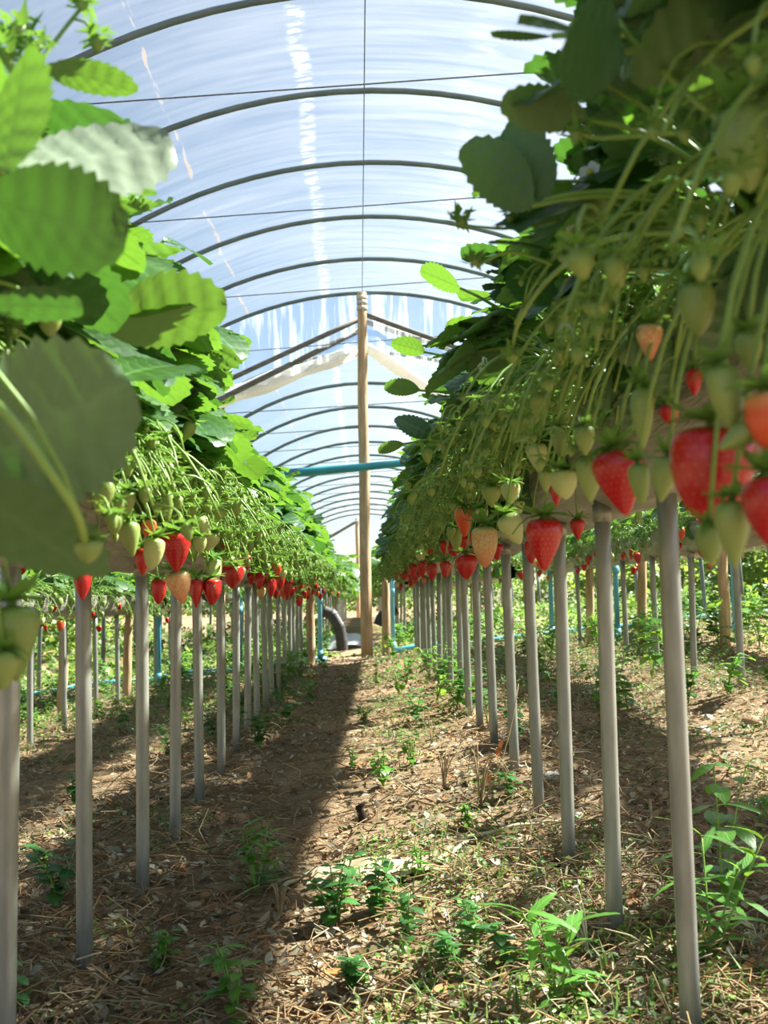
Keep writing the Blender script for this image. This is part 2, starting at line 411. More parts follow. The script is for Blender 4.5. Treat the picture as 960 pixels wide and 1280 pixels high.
a, b = ext(459, 434, 506, 463, GY + .35, 3.0); roll(a, b, 'white rolled-up plastic end curtain right of the wooden post', .05, .13)
# creased gable film between last hoop and the rolls
mb = MB(); na, nr = 60, 6; vs_ = []
for i in range(na + 1):
    a = -R(50) + R(100) * i / na
    x, z = arch(a)
    zb = pc(453, 425).z - .36 * abs(x - TX)
    for j in range(nr + 1):
        s = j / nr
        vs_.append((x, GY + .02 + .03 * s * math.sin(i * 1.9) + .02 * noise.noise(Vector((i * .6, s, 0))) + .28 * s, z + (min(zb, z - .03) - z) * s))
fs = [(i * (nr + 1) + j, (i + 1) * (nr + 1) + j, (i + 1) * (nr + 1) + j + 1, i * (nr + 1) + j + 1) for i in range(na) for j in range(nr)]
mb.add(vs_, fs)
tag(link('gable_film', mb.mesh('gable_film', [M_GABLE])), 'creased clear plastic film filling the tunnel gable above the rafters', 'film')

def wooden_post(p, ztop, rad, label, cat='post', grp=None, band_=False, lean=0.0):
    p = Vector(p); mb = MB(); n = 14; pts = []; rr = []
    for i in range(n + 1):
        s = i / n
        pts.append((p.x + lean * s + .012 * noise.noise(Vector((p.x, p.y, s * 4))), p.y, p.z - .06 + (ztop - p.z + .06) * s))
        rr.append(rad * (1.12 - .25 * s) * (1 + .06 * noise.noise(Vector((s * 7, p.x * 3, 2)))))
    tube(mb, pts, rr, 12)
    o = tag(link('wooden_post', mb.mesh('wooden_post', [M_WOOD])), label, cat, grp)
    if band_:
        mb = MB()
        for q in (.03, .07, .12): tube(mb, [Vector(pts[-1]) - Vector((0, 0, q + .03)), Vector(pts[-1]) - Vector((0, 0, q))], rad * 1.02, 12)
        c = link('plastic_binding', mb.mesh('plastic_binding', [M_ROLL]), o); c['label'] = 'pale plastic strip tied round the post top'
    return o
b0 = pc(459, 820, 9.25)
wooden_post((b0.x, 9.25, zg(b0.x, 9.25)), pc(452, 366, 9.25).z, .046, 'tall pale round wooden post at the end of the path', band_=True, lean=pc(452, 366, 9.25).x - b0.x)
b1 = at_y(449, 800, 32.0)
wooden_post((b1.x, 32.6, zg(b1.x, 32.6)), at_y(447, 648, 32.6).z, .06, 'distant thin wooden post at the far tunnel end, left of the tall post')
a, b = at_y(447, 651, 32.5), at_y(425, 664, 32.5)
bar('gable_rafter', a, a + (b - a) * 2, .04, .03, M_WOOD_G, 'distant rafter sloping left from the far thin wooden post', 'rafter')
# the overhead teal pipe in front of the post
mb = MB(); a, b = at_y(380, 590, 9.05), at_y(492, 580, 9.05)
tube(mb, [a - (b - a) * 2.6, a, a.lerp(b, .5) - Vector((0, 0, .004)), b, b + (b - a) * 3.0], [.038, .037, .034, .030, .030], 12)
tag(link('overhead_pipe', mb.mesh('overhead_pipe', [M_TEAL])), 'teal plastic pipe crossing overhead in front of the tall wooden post', 'pipe')

# ------------------------------------------------------------------ rows: gutters and posts
Y0, Y1 = -.5, 8.85
ROWS = {
    'L1': dict(x=-.53, post=-.475, zb=lambda y: .672 + .004 * y, side=1, word='left-hand row', y0=Y0, y1=Y1),
    'R1': dict(x=.47, post=.415, zb=lambda y: .752, side=-1, word='right-hand row', y0=Y0, y1=Y1),
    'L2': dict(x=-1.52, post=-1.47, zb=lambda y: .53 + .004 * y, side=1, word='second left row', y0=1.5, y1=Y1),
    'R2': dict(x=1.47, post=1.42, zb=lambda y: .78 + .002 * y, side=-1, word='second right row', y0=1.5, y1=Y1),
    'L3': dict(x=-2.50, post=-2.45, zb=lambda y: .47 + .004 * y, side=1, word='third left row', y0=3.5, y1=Y1),
    'R3': dict(x=2.47, post=2.42, zb=lambda y: .87 + .002 * y, side=-1, word='third right row', y0=3.5, y1=Y1),
    'FL': dict(x=-.50, post=-.45, zb=lambda y: .72 + .002 * y, side=1, word='distant left row', y0=11.2, y1=32),
    'FM': dict(x=-1.50, post=-1.45, zb=lambda y: .62 + .002 * y, side=1, word='distant second left row', y0=11.2, y1=21),
    'FN': dict(x=1.47, post=1.42, zb=lambda y: .80 + .002 * y, side=-1, word='distant second right row', y0=11.2, y1=21),
    'FR': dict(x=.47, post=.42, zb=lambda y: .76 + .002 * y, side=-1, word='distant right row', y0=11.2, y1=32),
}
GH, GW = .125, .115
def gutter(key):
    r = ROWS[key]; y0, y1 = r['y0'], r['y1']; step = .045 if key in ('L1', 'R1') else .12
    n = int((y1 - y0) / step); K = 12
    root = empty('growing_gutter', (r['x'], y0, r['zb'](y0)))
    mb = MB(); vs_ = []
    for i in range(n + 1):
        y = y0 + (y1 - y0) * i / n
        for k in range(K + 1):
            a = PI * k / K
            q = noise.noise(Vector((y * 5, k * .7, r['x'] * 9)))
            x = -GW * math.cos(a) * (1 + .06 * q); z = GH * (1 - math.sin(a) ** .75) + .010 * q + .006 * noise.noise(Vector((y * 19, k * .3, 4)))
            vs_.append((x, y - y0, r['zb'](y) - r['zb'](y0) + z))
    fs = [(i * (K + 1) + k, (i + 1) * (K + 1) + k, (i + 1) * (K + 1) + k + 1, i * (K + 1) + k + 1) for i in range(n) for k in range(K)]
    mb.add(vs_, fs); link('trough_film', mb.mesh('trough_film', [M_GUTTER]), root)
    mb = MB(); vs_ = []
    for i in range(n + 1):
        y = y0 + (y1 - y0) * i / n
        for k in range(7):
            u = -1 + k / 3
            vs_.append((u * GW * .94, y - y0, r['zb'](y) - r['zb'](y0) + GH - .015 + .02 * (1 - u * u) + .01 * noise.noise(Vector((y * 14, u * 3, 2)))))
    mb.add(vs_, [(i * 7 + k, i * 7 + k + 1, (i + 1) * 7 + k + 1, (i + 1) * 7 + k) for i in range(n) for k in range(6)])
    link('substrate', mb.mesh('substrate', [M_PEAT]), root)
    tag(root, 'long grey-brown plastic growing gutter of the %s' % r['word'], 'gutter', 'growing gutters')
for k in ROWS: gutter(k)
POST_CACHE = {}
def posts(key, start, step, n):
    r = ROWS[key]
    for i in range(n):
        y = start + step * i
        jx = .012 * noise.noise(Vector((i * 1.7, r['x'], 0)))
        x = r['post'] + jx; z0 = zg(x, y) - .05; z1 = r['zb'](y) + .035
        h = z1 - z0; hk = round(h, 2)
        if hk not in POST_CACHE:
            mb = MB(); tube(mb, [(0, 0, hk * q / 6) for q in range(7)], .0138, 14)
            cl = MB(); tube(cl, [(0, 0, hk - .05), (0, 0, hk - .02)], .0165, 14)
            POST_CACHE[hk] = (mb.mesh('support_post', [M_GALV]), cl.mesh('clamp', [M_GALV]))
        o = link('support_post', POST_CACHE[hk][0], None, Matrix.Translation((x, y, z0)) @ Matrix.Rotation(R(random.uniform(-.9, .9)), 4, 'Y') @ Matrix.Rotation(random.uniform(0, 6), 4, 'Z'))
        if y < 5: link('clamp', POST_CACHE[hk][1], o)
        far = ', counted from the camera'
        tag(o, 'galvanised steel post, %s of the %s%s' % (ordinal(i + 1), r['word'], far), 'post', 'steel posts of the ' + r['word'])
posts('R1', 1.49, .43, 18)
posts('L1', 1.52, .435, 17)
posts('L2', 3.2, .60, 10); posts('R2', 2.35, .62, 11); posts('L3', 4.4, .8, 6); posts('R3', 4.2, .8, 6)
posts('FM', 11.4, 1.1, 9); posts('FN', 11.4, 1.1, 9); posts('FL', 11.4, 1.1, 18); posts('FR', 11.4, 1.1, 18)

# wooden posts and pipes at the row ends and between the outer rows
for px, pyb, y, rad, lab in ((388, 822, 8.75, .035, 'short wooden post at the end of the left-hand row beside a blue pipe'),
                             (484, 815, 9.0, .035, 'short wooden post at the end of the right-hand row beside a blue pipe'),
                             (78, 880, 6.3, .026, 'short brown wooden post under the rows at the far left edge'),
                             (160, 860, 7.0, .026, 'short brown wooden post under the rows, second from the left edge'),
                             (278, 838, 8.2, .026, 'short brown wooden post between the steel posts of the left-hand row'),
                             (740, 812, 7.4, .028, 'short brown wooden post seen between two near steel posts on the right'),
                             (806, 820, 6.6, .028, 'short brown wooden post with weeds at its foot, far right'),
                             (908, 820, 6.2, .028, 'short brown wooden post at the right edge beside a blue pipe')):
    p = at_y(px, pyb, y); x = p.x
    wooden_post((x, y, zg(x, y)), zg(x, y) + .62, rad, lab)
def pipe(pts, r, label, mat=None, fit=()):
    mb = MB(); tube(mb, pts, r, 10)
    o = tag(link('water_pipe', mb.mesh('water_pipe', [mat or M_BLUE])), label, 'pipe', 'light blue water pipes')
    for q in fit:
        c = MB(); tube(c, [Vector(q) - Vector((0, 0, r * 1.6)), Vector(q) + Vector((0, 0, r * 1.6))], r * 1.35, 10); link('pipe_joint', c.mesh('pipe_joint', [mat or M_BLUE]), o)
    return o
for px, y, lab in ((400, 8.9, 'upright light blue water pipe at the end of the left-hand row'),
                   (491, 9.1, 'upright light blue water pipe at the end of the right-hand row'),
                   (300, 8.6, 'upright light blue water pipe between posts of the left-hand row'),
                   (198, 8.0, 'upright light blue water pipe left of the red berries, behind the posts'),
                   (772, 7.6, 'upright light blue water pipe right of the second right-hand post'),
                   (690, 8.4, 'upright light blue water pipe between the third and second right-hand posts'),
                   (920, 6.9, 'upright light blue water pipe at the right edge')):
    x = at_y(px, 790, y).x; z = zg(x, y)
    pipe([(x, y, z - .03), (x, y, z + .57), (x + .01, y, z + .60)], .018, lab, fit=[(x, y, z + .5), (x, y, z + .07)])
pipe([(x, 9.05 + .02 * math.sin(x * 5), zg(x, 9.05) + .02) for x in np.linspace(-3.2, -.30, 16)], .024, 'light blue water pipe lying on the ground across the left rows')
pipe([(x, 9.15 + .02 * math.sin(x * 5), zg(x, 9.15) + .02) for x in np.linspace(.16, 3.4, 18)], .024, 'light blue water pipe lying on the ground across the right rows')
def corr(pts, r, label):
    mb = MB(); P = []
    for i in range(len(pts) - 1):
        for s in np.linspace(0, 1, 10, endpoint=False): P.append(Vector(pts[i]).lerp(Vector(pts[i + 1]), s))
    tube(mb, P, [r * (1 + .08 * (1 if i % 2 else -1)) for i in range(len(P))], 12)
    tag(link('corrugated_hose', mb.mesh('corrugated_hose', [M_BLACK])), label, 'hose')
c0 = [at_y(404, 764, 10.4), at_y(415, 768, 10.4), at_y(424, 783, 10.4), at_y(427, 800, 10.4), at_y(428, 815, 10.4)]
corr(c0, .055, 'black corrugated hose drooping at the end of the left-hand row')
c0 = [at_y(474, 782, 9.6), at_y(478, 772, 9.6), at_y(486, 765, 9.6), at_y(497, 760, 9.6)]
corr(c0, .055, 'black corrugated hose end beside the right-hand blue pipe')

# ------------------------------------------------------------------ strawberry leaf, truss, fruit shapes
def leaflet_mb(L, W, seed, teeth=9, cols=(-1, -.55, 0, .55, 1), fold=.25, curl=.3, pleat=.0024, p=1.30, q=.50, tooth=.065):
    rd = random.Random(seed); mb = MB(); rows = 2 * teeth + 1; vs_, at = [], []
    sk = rd.uniform(-.12, .12); ph = rd.uniform(0, 6)
    for i in range(rows):
        tt = i / (rows - 1)
        w_ = W / 2 * max(.03, math.sin(PI * min(.995, max(.004, tt ** p)))) ** q
        tf = 1 + (tooth if i % 2 else -tooth) * min(1, tt * 2.2) if tooth else 1
        for u in cols:
            e = tf if abs(u) == 1 else 1
            x = u * w_ * e + sk * L * tt * tt * .4
            y = L * tt + (L * .018 if (i % 2 and abs(u) == 1 and tooth) else 0) - abs(u) * L * .05 * math.sin(PI * tt)
            z = fold * abs(u) * w_ + pleat * math.sin(2 * PI * 6 * (tt - .42 * abs(u))) * math.sin(PI * abs(u)) * (L / .075) - curl * L * tt * tt
            z += .06 * W * math.sin(3.1 * tt + ph) * u - .14 * w_ * u * u
            vs_.append((x, y, z)); at.append((abs(u), tt, 0))
    n = len(cols)
    fs = [(i * n + k, i * n + k + 1, (i + 1) * n + k + 1, (i + 1) * n + k) for i in range(rows - 1) for k in range(n - 1)]
    mb.add(vs_, fs, 0, at); return mb
HI = [leaflet_mb(.078, .070, s, 9, fold=random.uniform(.05, .5), curl=random.uniform(-.05, .5)) for s in range(6)]
LO = [leaflet_mb(.078, .070, s + 50, 4, (-1, 0, 1), fold=random.uniform(.05, .5), curl=random.uniform(-.05, .5), pleat=0, tooth=.05) for s in range(4)]
HI_ME = [[m.mesh('leaflet', [mt]) for m in HI] for mt in (M_LEAF, M_LEAFD)]
def frame(f, n):
    f = Vector(f).normalized(); n = Vector(n); n = (n - f * n.dot(f)).normalized(); r = f.cross(n)
    return Matrix(((r.x, f.x, n.x, 0), (r.y, f.y, n.y, 0), (r.z, f.z, n.z, 0), (0, 0, 0, 1)))
def leaf_variant(seed, l, e0, bend, pitch):
    rd = random.Random(seed); pts = [Vector((0, 0, 0))]; n = 7
    side = rd.uniform(-.25, .25)
    for i in range(n):
        e = R(e0 - bend * (i / n)); pts.append(pts[-1] + Vector((math.cos(e), side * (i / n), math.sin(e))) * (l / n))
    pp = R(pitch); B = Matrix.Translation(pts[-1]) @ frame((math.cos(pp), side, math.sin(pp)), (-math.sin(pp), rd.uniform(-.3, .3), math.cos(pp)))
    parts = [(rd.randrange(6), B @ Matrix.Scale(rd.uniform(1.0, 1.15), 4))]
    for s in (1, -1):
        parts.append((rd.randrange(6), B @ Matrix.Rotation(s * R(rd.uniform(66, 84)), 4, 'Z') @ Matrix.Rotation(R(rd.uniform(-25, 15)), 4, 'X') @ Matrix.Scale(rd.uniform(.88, 1.0), 4)))
    return dict(pts=pts, parts=parts, tip=B @ Vector((0, .085, 0)), mid=B @ Vector((0, .03, 0)))
LV = []
for k, (l, e, b, p) in enumerate(((.19, 82, 25, 25), (.17, 72, 30, 5), (.20, 62, 35, -5), (.18, 55, 45, -20), (.17, 45, 50, -30),
                                  (.19, 38, 45, -15), (.16, 28, 55, -45), (.15, 65, 25, 30), (.21, 48, 40, 5), (.14, 20, 60, -60))):
    LV.append(leaf_variant(100 + k, l * 1.28, e, b, p))
PET_ME, JO_ME, JO_MB = [], [], []
for v in LV:
    mb = MB(); tube(mb, v['pts'], [.0032 - .0012 * i / 7 for i in range(8)], 6); PET_ME.append(mb.mesh('leaf', [M_STEM]))
    two = []
    for mt in (M_LEAF, M_LEAFD):
        mb = MB(); tube(mb, v['pts'][::2] + [v['pts'][-1]], [.003, .0027, .0024, .0021, .002], 5)
        for (k, M) in v['parts']: mb.merge(HI[k], M, 1)
        two.append(mb.mesh('leaf', [M_STEM, mt]))
    JO_ME.append(two)
    mb = MB(); tube(mb, [v['pts'][0], v['pts'][4], v['pts'][7]], .003, 4)
    for (k, M) in v['parts']: mb.merge(LO[k % 4], M, 1)
    JO_MB.append(mb)

def star(mb, c, r, n, mi, up=.2, seed=0):
    rd = random.Random(seed); c = Vector(c)
    for k in range(n):
        a = 2 * PI * k / n + rd.uniform(-.2, .2); d = Vector((math.cos(a), math.sin(a), 0)); s = Vector((-d.y, d.x, 0))
        l = r * rd.uniform(.8, 1.2); z = up * rd.uniform(-.6, 1.4)
        mb.add([c + d * .12 * l, c + d * .5 * l + s * .20 * l + Vector((0, 0, .12 * l)), c + d * .5 * l - s * .20 * l + Vector((0, 0, .12 * l)),
                c + d * .5 * l + Vector((0, 0, .06 * l)), c + d * l + Vector((0, 0, z * l))],
               [(0, 2, 3), (0, 3, 1), (3, 2, 4), (3, 4, 1)], mi)
def fruitlet(mb, top, r, seed, mi_f, mi_c, seg=7, rings=4):
    rd = random.Random(seed); h = r * rd.uniform(1.9, 3.0); vs_, fs = [], []
    prof = [(.0, .35), (.22, .95), (.5, .85), (.8, .45)][:rings]
    ax = Vector((rd.uniform(-.35, .35), rd.uniform(-.35, .35), -1)).normalized(); u = ax.orthogonal().normalized(); v = ax.cross(u)
    for (tz, rr) in prof:
        for j in range(seg):
            a = 2 * PI * j / seg; vs_.append(Vector(top) + ax * h * tz + (u * math.cos(a) + v * math.sin(a)) * r * rr)
    vs_.append(Vector(top) + ax * h)
    for i in range(rings - 1):
        for j in range(seg): fs.append((i * seg + j, (i + 1) * seg + j, (i + 1) * seg + (j + 1) % seg, i * seg + (j + 1) % seg))
    for j in range(seg): fs.append(((rings - 1) * seg + j, len(vs_) - 1, (rings - 1) * seg + (j + 1) % seg))
    mb.add(vs_, fs, mi_f); star(mb, Vector(top) + Vector((0, 0, .001)), .004 + r * 1.9, 8, mi_c, .25, seed)
def truss_mb(seed, X, Yo, Z, nb, n=9, sides=5, peak=.07):
    rd = random.Random(seed); mb = MB()
    main = bez((0, 0, 0), (X * .72, Yo * .35, peak + rd.uniform(0, .04)), (X, Yo, Z), n)
    tube(mb, main, [.0027 - .0012 * i / n for i in range(n + 1)], sides)
    for k in range(nb):
        i = rd.randint(int(n * .45), n); p = main[i]
        dx, dy = rd.uniform(-.015, .05), rd.uniform(-.06, .06); dz = -rd.uniform(.012, .045)
        e = p + Vector((dx, dy, dz))
        tube(mb, bez(p, p + Vector((dx * .8, dy * .8, abs(dz) * .15)), e, 4), .0012, 4)
        for q in range(3):
            bp = p.lerp(e, rd.uniform(0, .8)); star(mb, bp, rd.uniform(.007, .014), 3, 2, .5, seed * 7 + k + q)
        fruitlet(mb, e, rd.choice((.0032, .004, .005, .0065, .0085)), seed * 31 + k, 1, 2)
    return mb
TV = [truss_mb(300 + k, .13 + .012 * (k % 8), random.uniform(-.10, .14), random.uniform(-.095, .045), 6 + k % 4) for k in range(20)]
TV += [truss_mb(350 + k, .15 + .012 * (k % 8), random.uniform(-.16, .20), random.uniform(-.11, -.02), 1 + k % 3, peak=.09) for k in range(16)]
TV_ME = [m.mesh('fruit_truss', [M_STEM, M_FRUITLET, M_SEPAL]) for m in TV]
TLO = [truss_mb(400 + k, .13 + .012 * (k % 8), random.uniform(-.10, .10), random.uniform(-.10, .04), 5, 5, 3) for k in range(9)]
mb = MB()
for k in range(5):
    a = 2 * PI * k / 5; M = Matrix.Rotation(a, 4, 'Z') @ Matrix.Rotation(R(12), 4, 'X')
    mb.merge(leaflet_mb(.011, .011, k, 4, (-1, 0, 1), .1, -.2, 0, 1.1, .5, 0), M, 0)
vs_ = [(.0035 * math.cos(a) * s, .0035 * math.sin(a) * s, z) for s, z in ((1, .001), (.7, .004)) for a in [2 * PI * j / 8 for j in range(8)]] + [(0, 0, .005)]
mb.add(vs_, [(j, (j + 1) % 8, 8 + (j + 1) % 8, 8 + j) for j in range(8)] + [(8 + j, 8 + (j + 1) % 8, 16) for j in range(8)], 1)
star(mb, (0, 0, -.002), .011, 6, 2, .1)
FLOWER_ME = mb.mesh('flower', [M_PETAL, M_YELLOW, M_SEPAL])

# ------------------------------------------------------------------ plants
def allowed(key, p, y):
    zr = p.z - .6
    if key == 'R1' and (p.x > .71 or (p.z < .93 and p.x < .27 and random.random() < .9)): return False
    if key == 'L1' and (p.x < -.77 or (p.z < .84 and p.x > -.34 and random.random() < .85)): return False
    if key == 'R1': return p.x > max(.17 * zr + .03, .115 if zr < .22 else 0) and (p.y > .45 or p.x > .26)
    if key == 'L1': return p.x < -max(.40 * zr + .01, .19 if zr < .4 else 0) and (p.y > .55 or p.x < -.3)
    if key in ('FR', 'FL'): return abs(p.x) > .14
    return True
PLANTS = {'L1': [], 'R1': []}
def crown_mesh():
    mb = MB(); tube(mb, [(0, 0, -.02), (.004, 0, .012), (0, .004, .03)], [.014, .016, .008], 8)
    for k in range(6):
        a = k * 1.05; tube(mb, [(0, 0, .0), (.014 * math.cos(a), .014 * math.sin(a), .022)], [.006, .003], 5)
    return mb.mesh('crown', [M_STEM])
CROWN_ME = crown_mesh()
def plant(key, y, idx, near):
    r = ROWS[key]; side = r['side']; x = r['x'] + side * random.uniform(.03, .11)
    z = r['zb'](y) + GH + .005
    root = empty('strawberry_plant', (x, y, z)); C0 = Vector((x, y, z))
    tag(root, 'leafy strawberry plant with hanging trusses, %s in the %s counted from the camera' % (ordinal(idx), r['word']), 'plant', 'strawberry plants of the ' + r['word'])
    link('crown', CROWN_ME, root)
    base = 0 if side > 0 else PI
    vig = random.choice((.72, .85, 1.0, 1.0, 1.12)) if y > 1.3 else 1.0
    nl = int((24 if near else 20) * (1 if vig > .8 else .7))
    for k in range(nl):
        for tr in range(14):
            vi = random.randrange(len(LV)); yaw = base + random.choice((random.uniform(-1.3, 1.3), random.uniform(-1.5, 1.5), random.uniform(-PI, PI)))
            sc = random.uniform(.95, 1.4) if (key == 'R1' and y > 1.2) else random.uniform(.9, 1.25)
            sc *= vig
            M = Matrix.Rotation(yaw, 4, 'Z') @ Matrix.Rotation(R(random.uniform(-10, 10)), 4, 'X') @ Matrix.Scale(sc, 4)
            tip = C0 + M @ LV[vi]['tip']; mid = C0 + M @ LV[vi]['mid']
            if allowed(key, tip, y) and allowed(key, mid, y): break
        else: continue
        dk = 1 if random.random() < (.35 if key == 'L1' else .5) else 0
        if near:
            lf = link('leaf', PET_ME[vi], root, M)
            for (q, MM) in LV[vi]['parts']: link('leaflet', HI_ME[dk][q], lf, MM)
        else: link('leaf', JO_ME[vi][dk], root, M)
    busy = lerp_tab(y, [(.8, .06), (1.5, .25), (2.2, .5), (3.5, .75)]) + (.22 if key == 'L1' and y > 1 else 0)
    nt_ = (10 if key == 'L1' else 15) if y < 1.0 else 19
    for k in range(nt_):
        out = k < nt_ * .8
        yaw = (base if out else base + PI) + random.uniform(-.55, .55) + (-.35 if (out and side < 0) else .15)
        link('fruit_truss', TV_ME[random.randrange(20) if random.random() < busy else 20 + random.randrange(16)], root, Matrix.Translation((side * .02 if out else 0, random.uniform(-.06, .06), 0)) @ Matrix.Rotation(yaw, 4, 'Z') @ Matrix.Scale(random.uniform(.85, 1.1), 4))
    for k in range(random.choice((0, 1, 1, 2))):
        a = random.uniform(-.8, .8)
        link('flower', FLOWER_ME, root, Matrix.Translation((side * random.uniform(.12, .2), random.uniform(-.1, .1), random.uniform(.02, .12))) @ Matrix.Rotation(side * random.uniform(.3, 1.2), 4, 'Y') @ Matrix.Rotation(a, 4, 'X') @ Matrix.Scale(1.15, 4))
    PLANTS[key].append((y, root)); return root
for key in ('L1', 'R1'):
    y = .60 if key == 'L1' else .52; i = 1
    while y < Y1 - .05:
        plant(key, y, i, y < 2.2); i += 1; y += .205 + random.uniform(-.02, .02)
# outer and far rows: every plant one mesh
PJ = []
for s in range(5):
    mb = MB()
    for k in range(15):
        vi = random.randrange(len(LV)); M = Matrix.Rotation(random.uniform(-PI, PI), 4, 'Z') @ Matrix.Scale(random.uniform(.9, 1.3), 4)
        mb.merge(MB(), M); b = JO_MB[vi]; mb.merge(b, M)
    for k in range(16):
        b = MB(); src = TLO[random.randrange(len(TLO))]; b.v, b.f, b.a = src.v, src.f, src.a; b.m = [{0: 0, 1: 2, 2: 3}[q] for q in src.m]
        mb.merge(b, Matrix.Rotation((0 if k % 2 else PI) + random.uniform(-.8, .8), 4, 'Z') @ Matrix.Scale(random.uniform(.9, 1.2), 4))
    PJ.append(mb.mesh('strawberry_plant', [M_STEM, M_LEAF, M_FRUITLET, M_SEPAL]))
for key, step in (('L2', .27), ('R2', .27), ('L3', .33), ('R3', .33), ('FL', .40), ('FR', .40), ('FM', .45), ('FN', .45)):
    r = ROWS[key]; y = r['y0'] + .15; i = 1
    while y < r['y1']:
        sc = random.uniform(1.0, 1.2) * (1.2 if key[0] == 'F' else .78)
        o = link('strawberry_plant', random.choice(PJ), None, Matrix.Translation((r['x'] + random.uniform(-.03, .03), y, r['zb'](y) + GH)) @ Matrix.Rotation(random.choice((0, PI)) + random.uniform(-.3, .3), 4, 'Z') @ Matrix.Scale(sc, 4))
        tag(o, 'strawberry plant, %s in the %s' % (ordinal(i), r['word']), 'plant', 'strawberry plants of the ' + r['word']); i += 1; y += step * random.uniform(.9, 1.1)

# hero leaves near the lens: base pixel, tip pixel (each with its distance), width ratio, blade normal, dark?
def near_plant(key, y): return min(PLANTS[key], key=lambda q: abs(q[0] - y))[1]
HERO_MB = {}
def hero_leaf(key, b, t_, wr, nrm, dk=0, fold=.25, curl=.15, seed=0, petiole=True):
    B, T = at_y(*b), at_y(*t_); L = (T - B).length
    pl = near_plant(key, (b[2] + t_[2]) / 2); P = pl.location
    mb = MB()
    if petiole: tube(mb, bez((0, 0, .01), ((B - P) * .5 + Vector((0, 0, .06))), B - P, 8), [.0034 - .0012 * i / 8 for i in range(9)], 7)
    else: tube(mb, [B - P - (T - B) * .12, B - P], .002, 6)
    lf = link('leaf', mb.mesh('leaf', [M_STEM]), pl)
    lm = leaflet_mb(L, L * wr, 900 + seed, 11, (-1, -.72, -.4, 0, .4, .72, 1), fold, curl, .0010, 1.22, .47)
    link('leaflet', lm.mesh('leaflet', [(M_LEAF, M_LEAFD, M_LEAFU, M_LEAFS)[dk]]), lf, Matrix.Translation(B - P) @ frame(T - B, nrm))
# left side (undersides and tops, as they face the lens)
hero_leaf('L1', (8, 205, .72), (212, 196, .78), .70, (.05, .85, -.5), 3, .25, .1, 1)
hero_leaf('L1', (-25, 245, .66), (162, 300, .70), .80, (-.1, -.8, -.5), 2, .15, .1, 2)
hero_leaf('L1', (5, 215, .64), (40, 75, .66), .72, (.6, .8, .2), 0, .2, .1, 3)
hero_leaf('L1', (-40, 590, .66), (158, 478, .70), .92, (.1, .75, .6), 2, .12, .05, 4)
hero_leaf('L1', (-50, 605, .64), (120, 715, .70), .88, (.3, .75, .65), 2, .15, .05, 5)
hero_leaf('L1', (130, 408, 1.0), (278, 370, 1.05), .78, (.15, .5, .85), 0, .25, .1, 6)
hero_leaf('L1', (135, 400, 1.0), (215, 322, 1.10), .85, (.3, -.5, .85), 0, .25, .1, 7)
hero_leaf('L1', (-30, 385, .70), (100, 372, .72), .55, (.2, .4, .9), 1, .25, .15, 8)
hero_leaf('L1', (60, 85, .80), (166, 104, .86), .42, (.2, .7, .7), 0, .25, .1, 9)
hero_leaf('L1', (120, 232, .85), (190, 236, .9), .35, (.2, .6, .8), 0, .25, .1, 10)
hero_leaf('L1', (150, 470, 1.1), (228, 445, 1.2), .8, (.3, -.3, .9), 0, .25, .1, 11)
hero_leaf('L1', (205, 300, 1.5), (268, 318, 1.55), .6, (.3, -.5, .9), 1, .25, .2, 12)
# right side
hero_leaf('R1', (770, 60, .72), (652, 12, .72), .85, (-.3, -.4, .9), 1, .2, .1, 21)
hero_leaf('R1', (780, 65, .70), (698, 62, .66), .95, (-.2, .8, .5), 1, .15, .05, 22)
hero_leaf('R1', (845, 40, .74), (770, 68, .72), .85, (-.1, .5, .9), 1, .2, .1, 23)
hero_leaf('R1', (735, 150, .85), (628, 122, .85), .55, (-.3, .6, .8), 0, .2, .1, 24)
hero_leaf('R1', (665, 258, .95), (590, 178, .98), .60, (.3, .8, .5), 0, .25, .1, 25)
hero_leaf('R1', (680, 250, .95), (640, 160, .98), .62, (.3, .8, .4), 0, .25, .1, 26)
hero_leaf('R1', (690, 45, .78), (612, 50, .80), .32, (-.2, .2, .95), 1, .2, -.1, 27)
hero_leaf('R1', (690, 315, 1.0), (612, 296, 1.0), .55, (-.2, -.5, .9), 1, .3, .1, 28)
hero_leaf('R1', (575, 360, 1.7), (530, 338, 1.75), .6, (-.2, .7, .7), 0, .3, .1, 29)
hero_leaf('R1', (530, 440, 2.0), (490, 425, 2.0), .7, (-.2, .6, .8), 0, .3, .1, 30)
hero_leaf('R1', (525, 488, 2.1), (481, 480, 2.1), .55, (-.2, .7, .7), 0, .3, .1, 31)
hero_leaf('R1', (505, 555, 2.3), (472, 562, 2.3), .6, (-.2, .7, .7), 0, .3, .1, 32)
hero_leaf('R1', (540, 545, 2.0), (495, 520, 2.0), .7, (-.5, -.5, .7), 1, .2, .1, 33)
hero_leaf('R1', (690, 380, 1.05), (640, 330, 1.05), .8, (-.5, -.5, .7), 1, .2, .1, 34)

